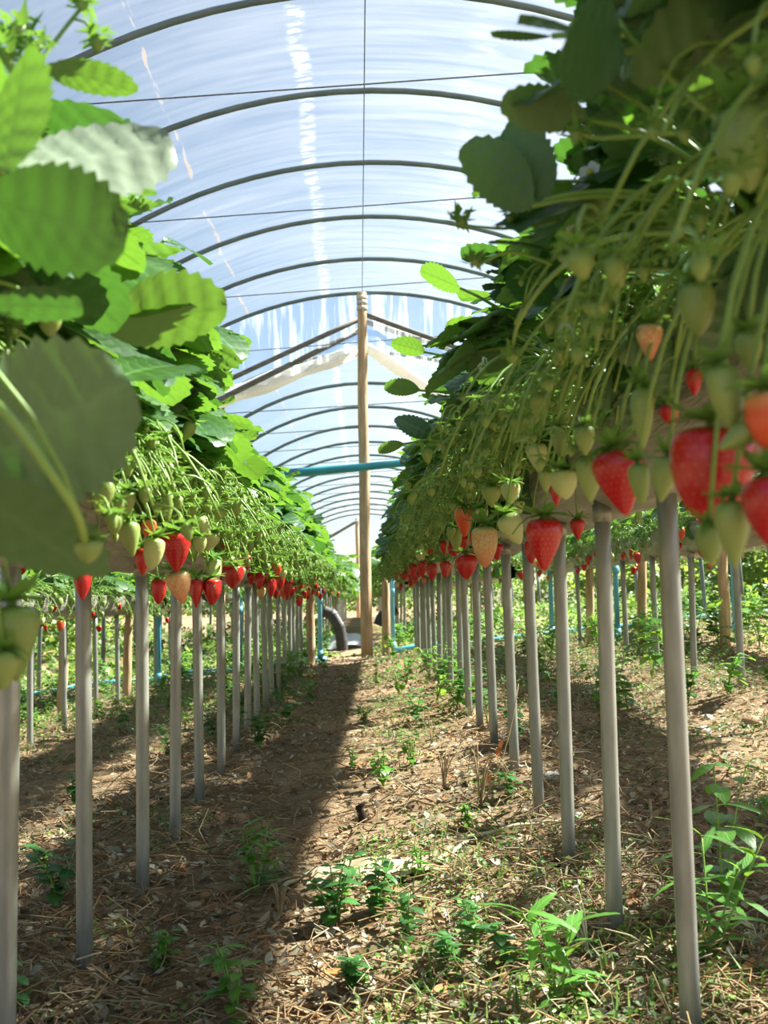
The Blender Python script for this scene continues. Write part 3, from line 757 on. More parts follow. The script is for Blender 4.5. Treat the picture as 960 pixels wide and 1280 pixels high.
def near_truss(key, pts, r0, r1, buds):
    pl = near_plant(key, pts[0][2]); P = pl.location; W = [at_y(*p) - P for p in pts]
    mb = MB(); Q = []
    for i in range(len(W) - 1):
        a, b = W[max(i - 1, 0)], W[min(i + 2, len(W) - 1)]
        for q in range(5):
            t_ = q / 5; m0, m1 = (W[i + 1] - a) * .5, (b - W[i]) * .5
            Q.append(W[i] * (2 * t_ ** 3 - 3 * t_ ** 2 + 1) + m0 * (t_ ** 3 - 2 * t_ ** 2 + t_) + W[i + 1] * (3 * t_ ** 2 - 2 * t_ ** 3) + m1 * (t_ ** 3 - t_ ** 2))
    Q.append(W[-1]); tube(mb, Q, [r0 + (r1 - r0) * i / len(Q) for i in range(len(Q))], 8)
    for k, (bx, by, bd, br) in enumerate(buds):
        c = at_y(bx, by, bd) - P; fruitlet(mb, c, br, k + int(bx), 1, 2, 9); star(mb, c - Vector((0, 0, br)), br * 2.6, 7, 2, .9, k + 3)
        e = min(Q, key=lambda q: (q - c).length); tube(mb, [e, (e + c) / 2 + Vector((0, 0, .004)), c], .0012, 5)
    link('fruit_truss', mb.mesh('fruit_truss', [M_STEM, M_FRUITLET, M_SEPAL]), pl)
near_truss('L1', [(-60, 455, .62), (10, 520, .60), (62, 590, .60), (95, 640, .61), (106, 676, .63)], .0030, .0021, [])
near_truss('L1', [(-40, 210, .78), (20, 120, .80), (70, 50, .82), (100, 12, .82)], .0022, .0014, [(102, -2, .82, .006), (121, 44, .82, .0065), (22, 28, .80, .007), (45, 50, .80, .006), (6, 60, .79, .008)])
near_truss('L1', [(160, 255, 1.05), (175, 262, 1.05), (185, 262, 1.05)], .0016, .0012, [(172, 248, 1.05, .005), (182, 256, 1.05, .004)])
near_truss('R1', [(700, 275, 1.0), (640, 285, 1.0), (600, 284, 1.0), (578, 282, 1.0)], .0018, .0012, [(575, 270, 1.0, .006), (640, 268, 1.0, .005)])
near_truss('R1', [(690, 330, 1.0), (640, 315, 1.0), (610, 325, 1.0), (596, 335, 1.0)], .0018, .0012, [(592, 322, 1.0, .005)])
near_truss('R1', [(860, 165, .78), (790, 170, .80), (745, 172, .82), (728, 165, .82)], .0026, .0018, [(722, 160, .82, .006)])
near_truss('R1', [(950, 150, .66), (900, 150, .66), (800, 60, .68), (770, 20, .70)], .0026, .0018, [])
near_truss('R1', [(850, 290, .80), (760, 300, .84), (690, 345, .90), (650, 400, .95), (640, 440, .97)], .0024, .0015, [(640, 440, .97, .006)])

# ------------------------------------------------------------------ strawberries
def berry_mb(seed, seg, rings, kind):
    rd = random.Random(seed)
    T = {0: [(0, .08), (.015, .22), (.05, .35), (.12, .45), (.22, .495), (.33, .5), (.48, .455), (.62, .38), (.76, .28), (.88, .17), (.96, .08), (1, .0)],
         1: [(0, .12), (.03, .34), (.10, .47), (.22, .5), (.40, .49), (.60, .42), (.78, .30), (.90, .18), (.97, .08), (1, .0)],
         2: [(0, .08), (.012, .22), (.04, .36), (.10, .46), (.18, .495), (.28, .495), (.42, .445), (.58, .36), (.74, .25), (.87, .15), (.955, .075), (1, .0)]}[kind]
    mb = MB(); vs_, at, fs = [], [], []; ph = rd.uniform(0, 6)
    for i in range(rings + 1):
        tt = i / rings; tt = .5 * tt + .5 * (1 - math.cos(PI * tt)) / 2
        rr = lerp_tab(tt, T)
        for j in range(seg):
            a = 2 * PI * j / seg
            pit = i % 2 == 0 and (j + i // 2) % 2 == 0 and 0 < i < rings - 1
            r_ = rr * (1 + .06 * math.sin(2 * a + ph) + .03 * math.sin(3 * a + 2 * ph)) * (.955 if pit else 1.012)
            vs_.append((r_ * math.cos(a), r_ * math.sin(a), -tt)); at.append((1.0 if pit else 0.0, tt, 0))
    for i in range(rings):
        for j in range(seg):
            fs.append((i * seg + j, (i + 1) * seg + j, (i + 1) * seg + (j + 1) % seg, i * seg + (j + 1) % seg))
    fs.append(tuple(range(seg))); mb.add(vs_, fs, 0, at); return mb
BMATS = {'red': M_RED, 'orange': M_ORANGE, 'blush': M_BLUSH, 'green': M_GREEN, 'pale': M_PALE}
B_HI = {k: [berry_mb(s, 36, 28, s % 3).mesh('strawberry', [m]) for s in range(3)] for k, m in BMATS.items()}
B_MB = [berry_mb(s + 20, 12, 8, s % 3) for s in range(3)]
def calyx_mb(seed):
    rd = random.Random(seed); mb = MB(); n = 10
    for k in range(n):
        a = 2 * PI * k / n + rd.uniform(-.15, .15); d = Vector((math.cos(a), math.sin(a), 0)); s = Vector((-d.y, d.x, 0))
        l = rd.uniform(.46, .70); up = rd.uniform(-.22, .34); w_ = rd.uniform(.11, .16)
        P = []
        for q, (f, ww) in enumerate(((.06, .5), (.45, 1.0), (.75, .75), (1.0, .05))):
            c = d * (l * f) + Vector((0, 0, .03 + .04 * math.sin(PI * f) + up * f * f - .05 * f))
            P += [c - s * w_ * ww + Vector((0, 0, .02)), c, c + s * w_ * ww + Vector((0, 0, .02))]
        mb.add(P, [(i * 3 + j, i * 3 + j + 1, (i + 1) * 3 + j + 1, (i + 1) * 3 + j) for i in range(3) for j in range(2)])
    tube(mb, [(0, 0, -.02), (0, 0, .06)], [.10, .05], 8); return mb
CAL = [calyx_mb(s) for s in range(4)]; CAL_ME = [c.mesh('calyx', [M_SEPAL]) for c in CAL]
BERRIES = []
def crown_at(key, y):
    r = ROWS[key]; return Vector((r['x'] + r['side'] * .05, y, r['zb'](y) + GH + .01))
def hero_berry(key, px, py, wpx, hpx, kind, label, tilt=0, xp=None, shape=None, y=None):
    xp = xp if xp is not None else (.21 if key == 'R1' else -.255)
    c = at_y(px, py, y) if y else at_x(px, py, xp)
    k = project(c)[2] / FPX; w_, h_ = wpx * k, hpx * k
    Rm = Matrix.Rotation(R(-tilt), 4, 'Y')
    top = c + (Rm @ Vector((0, 0, h_ / 2)))
    BERRIES.append(dict(key=key, top=top, w=w_, h=h_, rot=Rm @ Matrix.Rotation(random.uniform(0, 6), 4, 'Z'), kind=kind, label=label, px=1e6, shape=shape))
hb = hero_berry
# right hand row
hb('R1', 889, 598, 98, 128, 'red', 'largest red strawberry, close to the lens, beside the first right-hand post', -4, shape=1)
hb('R1', 776, 604, 62, 84, 'red', 'long red strawberry left of the biggest one, above the second right-hand post', 8, shape=2)
hb('R1', 680, 681, 48, 66, 'red', 'heart-shaped deep red strawberry hanging low in front of the third right-hand post', 0, shape=2)
hb('R1', 962, 640, 66, 90, 'red', 'blurred red strawberry cut off by the right edge, lower one', 0)
hb('R1', 966, 530, 64, 80, 'orange', 'blurred orange strawberry cut off by the right edge, upper one', 0)
hb('R1', 838, 520, 26, 30, 'red', 'small red strawberry half hidden above the biggest one', 10, .25)
hb('R1', 868, 478, 22, 34, 'red', 'tiny red strawberry glimpsed between green ones at the upper right', 0, .27)
hb('R1', 930, 188, 64, 110, 'green', 'large blurred green strawberry alone near the top right corner', 6, .205)
hb('R1', 735, 267, 40, 68, 'green', 'slender green strawberry slanting among leaves at the upper right', -22, .235)
hb('R1', 690, 272, 22, 32, 'green', 'small yellowish green strawberry beside a slanting slender one', -20, .24)
hb('R1', 872, 388, 44, 66, 'green', 'dark green strawberry hanging over the stem curtain, right', 0, .21)
hb('R1', 812, 428, 34, 46, 'blush', 'pinkish green strawberry with pale cap among the long stems', 0, .23)
hb('R1', 936, 440, 34, 50, 'green', 'blurred green strawberry under the stem curtain near the right edge', 0, .215)
hb('R1', 910, 500, 46, 88, 'green', 'long green strawberry hanging right above the biggest red one', 10, .195)
hb('R1', 920, 548, 34, 54, 'green', 'stubby green strawberry lying across the top of the biggest red one', -60, .195)
hb('R1', 803, 523, 30, 78, 'green', 'long narrow green strawberry above the second right-hand post', 0, .22)
hb('R1', 800, 605, 28, 52, 'green', 'green strawberry, left one of the pair beside the long red one', 4, .20)
hb('R1', 830, 600, 34, 58, 'green', 'green strawberry, right one of the pair beside the long red one', -12, .205)
hb('R1', 737, 600, 32, 56, 'green', 'dull yellowish green strawberry touching the left of the long red one', 0, .22)
hb('R1', 705, 606, 34, 38, 'pale', 'rounded pale green strawberry above the heart-shaped red one', 6)
hb('R1', 672, 573, 28, 38, 'pale', 'pale green strawberry, leftmost of the group above the heart-shaped one', 6)
hb('R1', 731, 551, 25, 38, 'green', 'small green strawberry high between two right-hand posts', 0)
hb('R1', 700, 553, 21, 38, 'green', 'small narrow green strawberry left of a similar rounder one', 0)
hb('R1', 682, 602, 18, 30, 'green', 'tiny green strawberry squeezed left of the rounded pale one', 0)
hb('R1', 695, 616, 16, 34, 'red', 'sliver of a red strawberry behind the rounded pale one', 0, .24)
hb('R1', 888, 682, 34, 52, 'green', 'green strawberry hanging below the biggest red one, left', 0, .20)
hb('R1', 917, 668, 46, 86, 'green', 'long yellowish green strawberry hanging below the biggest red one, right', 0, .20)
hb('R1', 641, 662, 32, 42, 'pale', 'pale cream-green strawberry left of the heart-shaped red one', 25)
hb('R1', 606, 684, 34, 52, 'blush', 'blushing cream strawberry with an orange patch above the steel posts', 0)
hb('R1', 580, 653, 25, 38, 'orange', 'bright red-orange strawberry upper left of the blushing one', 0)
hb('R1', 583, 709, 27, 32, 'red', 'red strawberry hanging low, left of the blushing one', 0)
hb('R1', 570, 674, 17, 32, 'green', 'small green strawberry between two red ones left of the blushing one', 0)
hb('R1', 615, 621, 24, 28, 'green', 'round green strawberry above the blushing one', 0)
hb('R1', 638, 617, 24, 28, 'pale', 'round pale strawberry above the cream-green one', 0)
hb('R1', 664, 690, 16, 30, 'red', 'dark red strawberry tucked behind the heart-shaped one', 0, .28)
hb('R1', 722, 662, 18, 26, 'red', 'small red strawberry under the gutter between two right-hand posts', 0, .36)
hb('R1', 546, 615, 18, 28, 'green', 'green strawberry midway along the right-hand foliage wall', 0)
hb('R1', 540, 715, 14, 22, 'red', 'red strawberry in the far red cluster of the right-hand row, right one', 0)
hb('R1', 528, 712, 13, 20, 'red', 'red strawberry in the far red cluster of the right-hand row, middle one', 0)
hb('R1', 516, 714, 12, 19, 'red', 'red strawberry in the far red cluster of the right-hand row, left one', 0)
hb('R1', 556, 712, 13, 22, 'red', 'red strawberry between the far red cluster and the blushing one', 0)
hb('R1', 528, 690, 13, 22, 'pale', 'pale strawberry above the far red cluster of the right-hand row', 0)
# left hand row
hb('L1', 220, 691, 37, 50, 'red', 'sharp red strawberry with a bent stem, the largest on the left-hand row', 2, shape=2)
hb('L1', 191, 693, 26, 42, 'pale', 'pale green strawberry touching the left of the sharp red one', -8)
hb('L1', 163, 674, 26, 46, 'green', 'long green strawberry, second left of the sharp red one', 8)
hb('L1', 127, 622, 28, 46, 'green', 'yellowish green strawberry, leftmost of the left-hand hanging group', -10)
hb('L1', 146, 637, 18, 26, 'green', 'short yellow-green strawberry in the left-hand hanging group', 0)
hb('L1', 160, 630, 21, 32, 'green', 'green strawberry hanging right of the leftmost one in the left-hand group', 0)
hb('L1', 143, 657, 19, 26, 'green', 'green strawberry lowest of the left-hand hanging group', 0)
hb('L1', 225, 735, 31, 42, 'blush', 'cream strawberry with a pink tip below the sharp red one', 12, shape=2)
hb('L1', 254, 660, 26, 26, 'pale', 'rounded cream-green strawberry right of the sharp red one', 40)
hb('L1', 263, 677, 20, 24, 'pale', 'small cream strawberry below the rounded cream-green one', -20)
hb('L1', 250, 681, 18, 22, 'pale', 'small cream-green strawberry tucked right of the sharp red one', 0)
hb('L1', 266, 717, 22, 38, 'pale', 'pale green strawberry with spreading cap in front of a steel post on the left', 0, shape=1)
hb('L1', 291, 721, 28, 30, 'red', 'broad red strawberry right of the pale one on the left-hand row', 0, shape=1)
hb('L1', 265, 740, 25, 34, 'red', 'dark red strawberry hanging below the pale one on the left-hand row', 0)
hb('L1', 245, 742, 18, 36, 'red', 'dark red strawberry just right of the pink-tipped one', 0, -.28)
hb('L1', 178, 702, 20, 34, 'red', 'dark red strawberry behind the pale green one on the left', 0, -.28)
hb('L1', 198, 740, 20, 32, 'red', 'shaded red strawberry under the gutter left of the pink-tipped one', 0, -.32)
hb('L1', 103, 733, 24, 36, 'red', 'dark red strawberry beside the second left-hand post', 0, -.33)
hb('L1', 186, 662, 18, 26, 'orange', 'orange strawberry peeping above the pale green one on the left', 0, -.28)
hb('L1', 209, 634, 16, 38, 'green', 'narrow green strawberry above the sharp red one', 0)
hb('L1', 196, 636, 14, 20, 'green', 'small green strawberry left of a narrow one above the sharp red one', 0)
hb('L1', 339, 735, 14, 24, 'red', 'red strawberry in the far left-hand cluster, left one', 0)
hb('L1', 350, 727, 13, 22, 'red', 'red strawberry in the far left-hand cluster, middle one', 0)
hb('L1', 359, 738, 14, 26, 'red', 'red strawberry in the far left-hand cluster, right one', 0)
hb('L1', 346, 712, 12, 18, 'orange', 'orange strawberry above the far left-hand red cluster', 0)
hb('L1', 374, 752, 9, 13, 'red', 'small red strawberry right of the far left-hand red cluster', 0)
hb('L1', 18, 805, 62, 96, 'green', 'large blurred green strawberry at the lower left edge', 4, y=.80)
hb('L1', 4, 838, 40, 50, 'green', 'blurred yellow-green strawberry half out of frame at the left edge', 0, y=.78)
hb('L1', 62, 404, 30, 34, 'green', 'round green fruit bud hanging among leaves at the upper left', 0, y=.82, shape=1)
hb('L1', 110, 690, 34, 30, 'green', 'small green fruit at the tip of a thick arching stem, lower left', 0, y=.64, shape=1)
hb('L1', 234, 540, 18, 28, 'green', 'small green strawberry high on the left-hand foliage', -30)
hb('L1', 285, 628, 18, 26, 'green', 'shaded green strawberry midway along the left-hand foliage', 0)
# the rest, along the hanging faces
WORDK = {'red': 'ripe red', 'orange': 'orange-red', 'blush': 'blushing cream', 'green': 'unripe green', 'pale': 'pale greenish'}
def rand_berries(key, y0, y1, n, faces):
    r = ROWS[key]
    for k in range(n):
        y = y0 + (y1 - y0) * ((k + random.random()) / n)
        s = random.choice(faces)
        kind = random.choices(('red', 'orange', 'blush', 'green', 'pale'), (.17 if y < 4.5 else .32, .05, .06, .38, .22))[0]
        low = kind in ('red', 'orange', 'blush')
        if low: z = r['zb'](y) + random.uniform(-.05, .06)
        else: z = r['zb'](y) + random.uniform(-.01, .16)
        off = random.uniform(.14, .25) if low else random.uniform(.20, .29)
        x = r['x'] + r['side'] * s * off
        if kind in ('red', 'orange'): w_ = random.uniform(.028, .038)
        elif kind == 'blush': w_ = random.uniform(.026, .034)
        else: w_ = random.uniform(.017, .028)
        h_ = w_ * random.uniform(1.15, 1.5)
        top = Vector((x, y, z + h_ / 2)); q = project(top)
        if key in ('L1', 'R1') and (q[2] < 1.1 or (low and s > 0 and y < 2.5)): continue
        yy = max(1, int(round((y - 1.5) / .43)) + 1)
        where = 'by the %s steel post of the %s' % (ordinal(yy), r['word'])
        lvl = 'low' if low else ('halfway up' if z > r['zb'](y) + .08 else 'at gutter height')
        lab = '%s strawberry hanging %s %s' % (WORDK[kind], lvl, where.replace(' steel', ''))
        BERRIES.append(dict(key=key, top=top, w=w_, h=h_, rot=Matrix.Rotation(R(random.uniform(-14, 14)), 4, 'Y') @ Matrix.Rotation(R(random.uniform(-14, 14)), 4, 'X') @ Matrix.Rotation(random.uniform(0, 6), 4, 'Z'),
                            kind=kind, label=lab, px=FPX * w_ / max(.1, q[2]) if q[2] > 0 else 0, shape=None, s=s))
rand_berries('R1', 1.5, 8.8, 92, (1,)); rand_berries('L1', 1.7, 8.8, 92, (1,))
rand_berries('R1', 1.5, 8.8, 34, (-1,)); rand_berries('L1', 1.5, 8.8, 26, (-1,))
rand_berries('R2', 2.2, 8.8, 95, (1, 1, -1)); rand_berries('L2', 3.0, 8.8, 85, (1, 1, -1))
rand_berries('R3', 4.0, 8.8, 50, (1, -1)); rand_berries('L3', 4.0, 8.8, 50, (1, -1))
rand_berries('FL', 11.3, 18, 50, (1,)); rand_berries('FR', 11.3, 18, 50, (1,))
BERRIES.sort(key=lambda b: -b['px'])
seen = {}
for b in BERRIES[:290]: seen[b['label']] = seen.get(b['label'], 0) + 1
for i, b in enumerate(BERRIES[:290]):
    M = Matrix.Translation(b['top']) @ b['rot'] @ Matrix.Diagonal((b['w'], b['w'], b['h'], 1))
    o = link('strawberry', B_HI[b['kind']][b['shape'] if b['shape'] is not None else i % 3], None, M)
    cs = Matrix.Diagonal((1.22, 1.22, 1.5, 1)) if b['w'] > .03 else Matrix.Diagonal((1.35, 1.35, 1.5, 1))
    link('calyx', CAL_ME[i % 4], o, cs)
    r = ROWS[b['key']]; sd_ = r['side'] * b.get('s', 1)
    c = crown_at(b['key'], b['top'].y - random.uniform(-.06, .10)); c.x = r['x'] + sd_ * .05
    edge = Vector((c.x * .25 + b['top'].x * .75 + sd_ * .02, (c.y + b['top'].y) / 2, max(c.z, b['top'].z) + random.uniform(.03, .08)))
    pts = bez(c, edge, b['top'] + (b['rot'] @ Vector((0, 0, .001))), 10)
    Mi = M.inverted(); mb = MB(); tube(mb, pts, [.0021 - .0006 * k / 10 for k in range(11)], 6)
    mb.v = [tuple(Mi @ Vector(p)) for p in mb.v]
    link('stem', mb.mesh('stem', [M_STEM]), o)
    tag(o, b['label'], 'strawberry', 'strawberries on the ' + r['word'])
mb = MB(); KI = {'red': 0, 'orange': 1, 'blush': 2, 'green': 3, 'pale': 4}
for i, b in enumerate(BERRIES[290:]):
    M = Matrix.Translation(b['top']) @ b['rot'] @ Matrix.Diagonal((b['w'], b['w'], b['h'], 1))
    mb.merge(B_MB[i % 3], M, KI[b['kind']]); mb.merge(CAL[i % 4], M, 5)
    r = ROWS[b['key']]; c = crown_at(b['key'], b['top'].y)
    tube(mb, bez(c, (b['top'].x, c.y, c.z + .03), b['top'], 3), .0018, 3, 6)
tag(link('distant_fruit', mb.mesh('distant_fruit', list(BMATS.values()) + [M_SEPAL, M_STEM])), 'small distant strawberries along the back rows under the gutters', 'fruit', kind='stuff')

# ------------------------------------------------------------------ ground litter
def litter_variant(seed, L, W, nx=5):
    rd = random.Random(seed); mb = MB(); vs_ = []; cu, tw = rd.uniform(-2.4, 2.4), rd.uniform(-1, 1); fo = rd.uniform(-.4, .9)
    for i in range(nx):
        s = i / (nx - 1); w_ = W / 2 * max(.08, math.sin(PI * (.08 + .86 * s))) ** .7 * rd.uniform(.8, 1.1)
        a = cu * (s - .5); x = L * (s - .5); z = L * .22 * cu * (s - .5) ** 2
        for u in (-1, 0, 1): vs_.append((x, u * w_ * math.cos(tw * s), z + abs(u) * fo * w_ + u * w_ * math.sin(tw * s) * .5 + .002 * rd.uniform(-1, 1)))
    return vs_, [(i * 3 + k, i * 3 + k + 1, (i + 1) * 3 + k + 1, (i + 1) * 3 + k) for i in range(nx - 1) for k in range(2)]
DRY = [(.42, .29, .16), (.30, .19, .10), (.50, .41, .27), (.20, .12, .065), (.56, .49, .37), (.36, .33, .25), (.44, .22, .10), (.27, .24, .17), (.47, .43, .34)]
DRYW = ['brown', 'dark brown', 'tan', 'blackish', 'bleached', 'grey', 'reddish', 'grey-brown', 'pale grey']
LIT = [litter_variant(s, 1.0, .62) for s in range(10)]
def on_ground(x, y, dz=0.0): return Vector((x, y, zg(x, y) + dz))
LIT_ME = []
for s, (v, f) in enumerate(LIT):
    for ci in (s % 9, (s + 4) % 9):
        mb = MB(); mb.add(v, f, 0, [DRY[ci]] * len(v)); LIT_ME.append(mb.mesh('dry_leaf', [M_LITTER]))
def zone(x, y):
    if y < 1.5: return 'below the nearest posts'
    if x < -.75: return 'beyond the left-hand posts'
    if x < -.33: return 'among the left-hand posts'
    if x < .28: return 'on the path'
    if x < .75: return 'among the right-hand posts'
    return 'beyond the right-hand posts'
k = 0
while k < 240:
    y = 1.55 + 1.9 * random.random() ** 1.3; x = random.uniform(-.36, .38) * y - .02
    q = project((x, y, zg(x, y)))
    if not (0 < q[0] < 960 and q[1] < 1300): continue
    L = random.uniform(.018, .044)
    M = Matrix.Translation(on_ground(x, y, .008 + .006 * random.random())) @ Euler((random.gauss(0, .3), random.gauss(0, .3), random.uniform(0, 6.3))).to_matrix().to_4x4() @ Matrix.Scale(L, 4)
    li = random.randrange(len(LIT_ME)); o = link('dry_leaf', LIT_ME[li], None, M)
    cw = DRYW[(li // 2 % 9) if li % 2 == 0 else ((li // 2 + 4) % 9)]
    lab = '%s %s curled dry leaf lying %s, near the %s post' % ('large' if L > .038 else 'small', cw, zone(x, y), ordinal(max(1, int(round((y - 1.5) / .43)) + 1)))
    tag(o, lab, 'leaf', 'dry leaves ' + zone(x, y)); k += 1
def scatter(n, ymin, ymax, pw, xlim=.42):
    y = ymin + (ymax - ymin) * rng.random(n) ** pw
    x = (rng.random(n) * 2 - 1) * np.minimum(xlim * y + .1, 3.4)
    return x, y
# leaf litter and straw: nobody could count them
mb = MB(); X, Yy = scatter(22000, 1.35, 9.6, 1.5)
for x, y in zip(X, Yy):
    v, f = LIT[random.randrange(10)]; L = random.uniform(.008, .030)
    dens = noise.noise(Vector((x * 1.8, y * 1.4, 4))) + .35 * math.exp(-((abs(x) - .5) / .28) ** 2)
    if dens < -.12 and random.random() < .75: continue
    M = Matrix.Translation(on_ground(x, y, .004 + .014 * random.random())) @ Euler((random.gauss(0, .45), random.gauss(0, .45), random.uniform(0, 6.3))).to_matrix().to_4x4() @ Matrix.Scale(L, 4)
    c = random.choice(DRY); g = random.uniform(.7, 1.15)
    mb.add(v, f, 0, [tuple(q * g for q in c)] * len(v), M)
tag(link('leaf_litter', mb.mesh('leaf_litter', [M_LITTER])), 'layer of crumbled dry brown leaves covering the soil', 'litter', kind='stuff')
mb = MB(); X, Yy = scatter(20000, 1.35, 8.5, 1.5)
for x, y in zip(X, Yy):
    d = .45 * math.exp(-((abs(x) - .55) / .28) ** 2) + .5 * noise.noise(Vector((x * 2.3, y * 2, 14)))
    if random.random() > .35 + d: continue
    L = random.uniform(.02, .10); a = random.uniform(0, 6.3); b_ = random.uniform(-.8, .8); z0 = zg(x, y) + random.uniform(.004, .035)
    dx, dy = math.cos(a) * L / 2, math.sin(a) * L / 2; kx, ky = -dy * b_, dx * b_; tz = random.gauss(0, .18) * L
    c = random.choice(((.46, .33, .17), (.33, .21, .11), (.55, .45, .28), (.24, .15, .08), (.40, .24, .12))); g = random.uniform(.7, 1.1)
    tube(mb, [(x - dx, y - dy, z0 - tz), (x + kx, y + ky, z0 + random.uniform(0, .012)), (x + dx, y + dy, z0 + tz)], random.uniform(.0008, .0019), 3, 0, False, tuple(q * g for q in c))
tag(link('straw_mulch', mb.mesh('straw_mulch', [M_LITTER])), 'tangled dry straw and roots piled along the rows', 'straw', kind='stuff')
# low green ground cover
GREENS = [(.10, .22, .03), (.16, .30, .05), (.22, .36, .06), (.07, .16, .03), (.14, .24, .09)]
mb = MB(); X, Yy = scatter(60000, 1.35, 11.0, 1.35)
def cover(x, y):
    d = noise.noise(Vector((x * 1.5 + 3, y * 1.1, 22))) + .6 * noise.noise(Vector((x * 4.5, y * 3.5, 7)))
    d += .35 * math.exp(-((x - .12) / .22) ** 2) - .45 * math.exp(-((x + .12) / .14) ** 2)
    if y < 2.8: d += .30 * math.exp(-((x - .1) / .2) ** 2)
    if x < -.3: d -= .12
    if x > .9: d += .25
    if y > 4.5 and abs(x) > .3: d += .35
    if y > 5.5 and abs(x) > .7: d += .4
    if y > 9.6 and abs(x) > .35: d += .5
    return d
for x, y in zip(X, Yy):
    d = cover(x, y)
    if d < .0 + .3 * random.random(): continue
    L = random.uniform(.006, .016) * (1 + .25 * max(0, y - 4)); p = on_ground(x, y, random.uniform(.004, .03 + (.06 if (y > 5 and abs(x) > .6) else 0)))
    a = random.uniform(0, 6.3); e = random.gauss(.1, .4)
    M = Matrix.Translation(p) @ Euler((random.gauss(0, .4), e, a)).to_matrix().to_4x4() @ Matrix.Scale(L, 4)
    c = random.choice(GREENS); g = random.uniform(.75, 1.2)
    mb.add([(0, 0, 0), (.5, -.42, .08), (.5, .42, .08), (1.1, 0, 0), (.55, 0, 0)], [(0, 1, 4), (0, 4, 2), (1, 3, 4), (4, 3, 2)], 0, [tuple(q * g for q in c)] * 5, M)
X, Yy = scatter(8000, 1.4, 10, 1.4)
for x, y in zip(X, Yy):
    if cover(x, y) < .2 + .3 * random.random(): continue
    L = random.uniform(.03, .08); a = random.uniform(0, 6.3); p = on_ground(x, y); s = Vector((math.cos(a), math.sin(a), 0)); w_ = Vector((-s.y, s.x, 0)) * random.uniform(.001, .0022)
    c = random.choice(GREENS); m = p + Vector((0, 0, L * .6)) + s * L * .15; e = p + Vector((0, 0, L * .85)) + s * L * .6
    mb.add([p - w_, p + w_, m - w_ * .8, m + w_ * .8, e], [(0, 1, 3, 2), (2, 3, 4)], 0, [c] * 5)
for k in range(7000):
    x, y = random.uniform(-5, 5), random.uniform(9.7, 20)
    if abs(x) < .36: continue
    p = on_ground(x, y, random.uniform(.01, .22 if abs(x) > .7 else .08)); c = random.choice(GREENS); g = random.uniform(.75, 1.2)
    M = Matrix.Translation(p) @ Euler((random.gauss(0, .6), random.gauss(.1, .6), random.uniform(0, 6.3))).to_matrix().to_4x4() @ Matrix.Scale(random.uniform(.04, .09), 4)
    mb.add([(0, 0, 0), (.5, -.42, .08), (.5, .42, .08), (1.1, 0, 0), (.55, 0, 0)], [(0, 1, 4), (0, 4, 2), (1, 3, 4), (4, 3, 2)], 0, [tuple(q * g for q in c)] * 5, M)
tag(link('ground_cover', mb.mesh('ground_cover', [M_GROUNDLEAF], False)), 'low carpet of tiny green weeds and grass on the soil', 'weeds', kind='stuff')

# ------------------------------------------------------------------ weeds, one by one
OV = [leaflet_mb(.05, .026, 700 + s, 5, (-1, -.5, 0, .5, 1), .25, .35, .001, 1.0, .8, .02) for s in range(3)]
LA = [leaflet_mb(.07, .016, 710 + s, 6, (-1, 0, 1), .3, .4, 0, .9, .7, .10) for s in range(3)]
BR = [leaflet_mb(.045, .036, 720 + s, 6, (-1, -.5, 0, .5, 1), .25, .3, .0015, 1.0, .7, .06) for s in range(3)]
WME = {n: [m.mesh('leaf', [mt]) for m in ms] for n, ms, mt in (('ov', OV, M_WEED), ('la', LA, M_WEED), ('br', BR, M_WEEDD))}
WMB = {'ov': OV, 'la': LA, 'br': BR}
def weed_spec(kind, seed, h):
    rd = random.Random(seed); stems, leaves = [], []
    if kind in ('ov', 'br'):
        for s in range(rd.randint(2, 4)):
            a = rd.uniform(0, 6.3); sp = rd.uniform(.1, .45) * h
            pts = bez((0, 0, -.01), (sp * .3 * math.cos(a), sp * .3 * math.sin(a), h * .55), (sp * math.cos(a), sp * math.sin(a), h * rd.uniform(.7, 1)), 7); stems.append(pts)
            for i in range(2, 8):
                for sgn in (0, PI):
                    if rd.random() < .2: continue
                    yaw = i * 1.57 + sgn + rd.uniform(-.4, .4); e = rd.uniform(-.2, .6)
                    leaves.append((kind, rd.randrange(3), Matrix.Translation(pts[i]) @ Matrix.Rotation(yaw, 4, 'Z') @ Matrix.Rotation(e, 4, 'X') @ Matrix.Scale(rd.uniform(.7, 1.1) * (h / .14) ** .6 * (1.15 - .06 * i), 4)))
    else:
        for s in range(rd.randint(3, 5)):
            a = rd.uniform(0, 6.3); sp = rd.uniform(.1, .5) * h
            pts = bez((0, 0, -.01), (sp * .5 * math.cos(a), sp * .5 * math.sin(a), h * .5), (sp * math.cos(a), sp * math.sin(a), h * rd.uniform(.6, 1)), 6); stems.append(pts)
            for i in range(1, 7):
                for q in range(2):
                    leaves.append(('la', rd.randrange(3), Matrix.Translation(pts[i]) @ Matrix.Rotation(i * 2.4 + q * 2.6 + rd.uniform(-.4, .4), 4, 'Z') @ Matrix.Rotation(rd.uniform(.0, .9), 4, 'X') @ Matrix.Scale(rd.uniform(.6, 1.0) * (h / .14) ** .6, 4)))
    return stems, leaves
def weed_near(kind, seed, h, x, y, label):
    st, lv = weed_spec(kind, seed, h); mb = MB()
    for p in st: tube(mb, p, [.0024 - .0012 * i / (len(p) - 1) for i in range(len(p))], 5)
    o = link('weed', mb.mesh('weed', [M_STEM]), None, Matrix.Translation(on_ground(x, y)))
    for (k, i, M) in lv: link('leaf', WME[k][i], o, M)
    tag(o, label, 'weed', 'green weeds near the camera')
def ground_px(px, py):
    d = ray(px, py); s = 1.0
    for _ in range(400):
        p = CAM + d * s
        if p.z <= zg(p.x, p.y): break
        s += .02
    return p
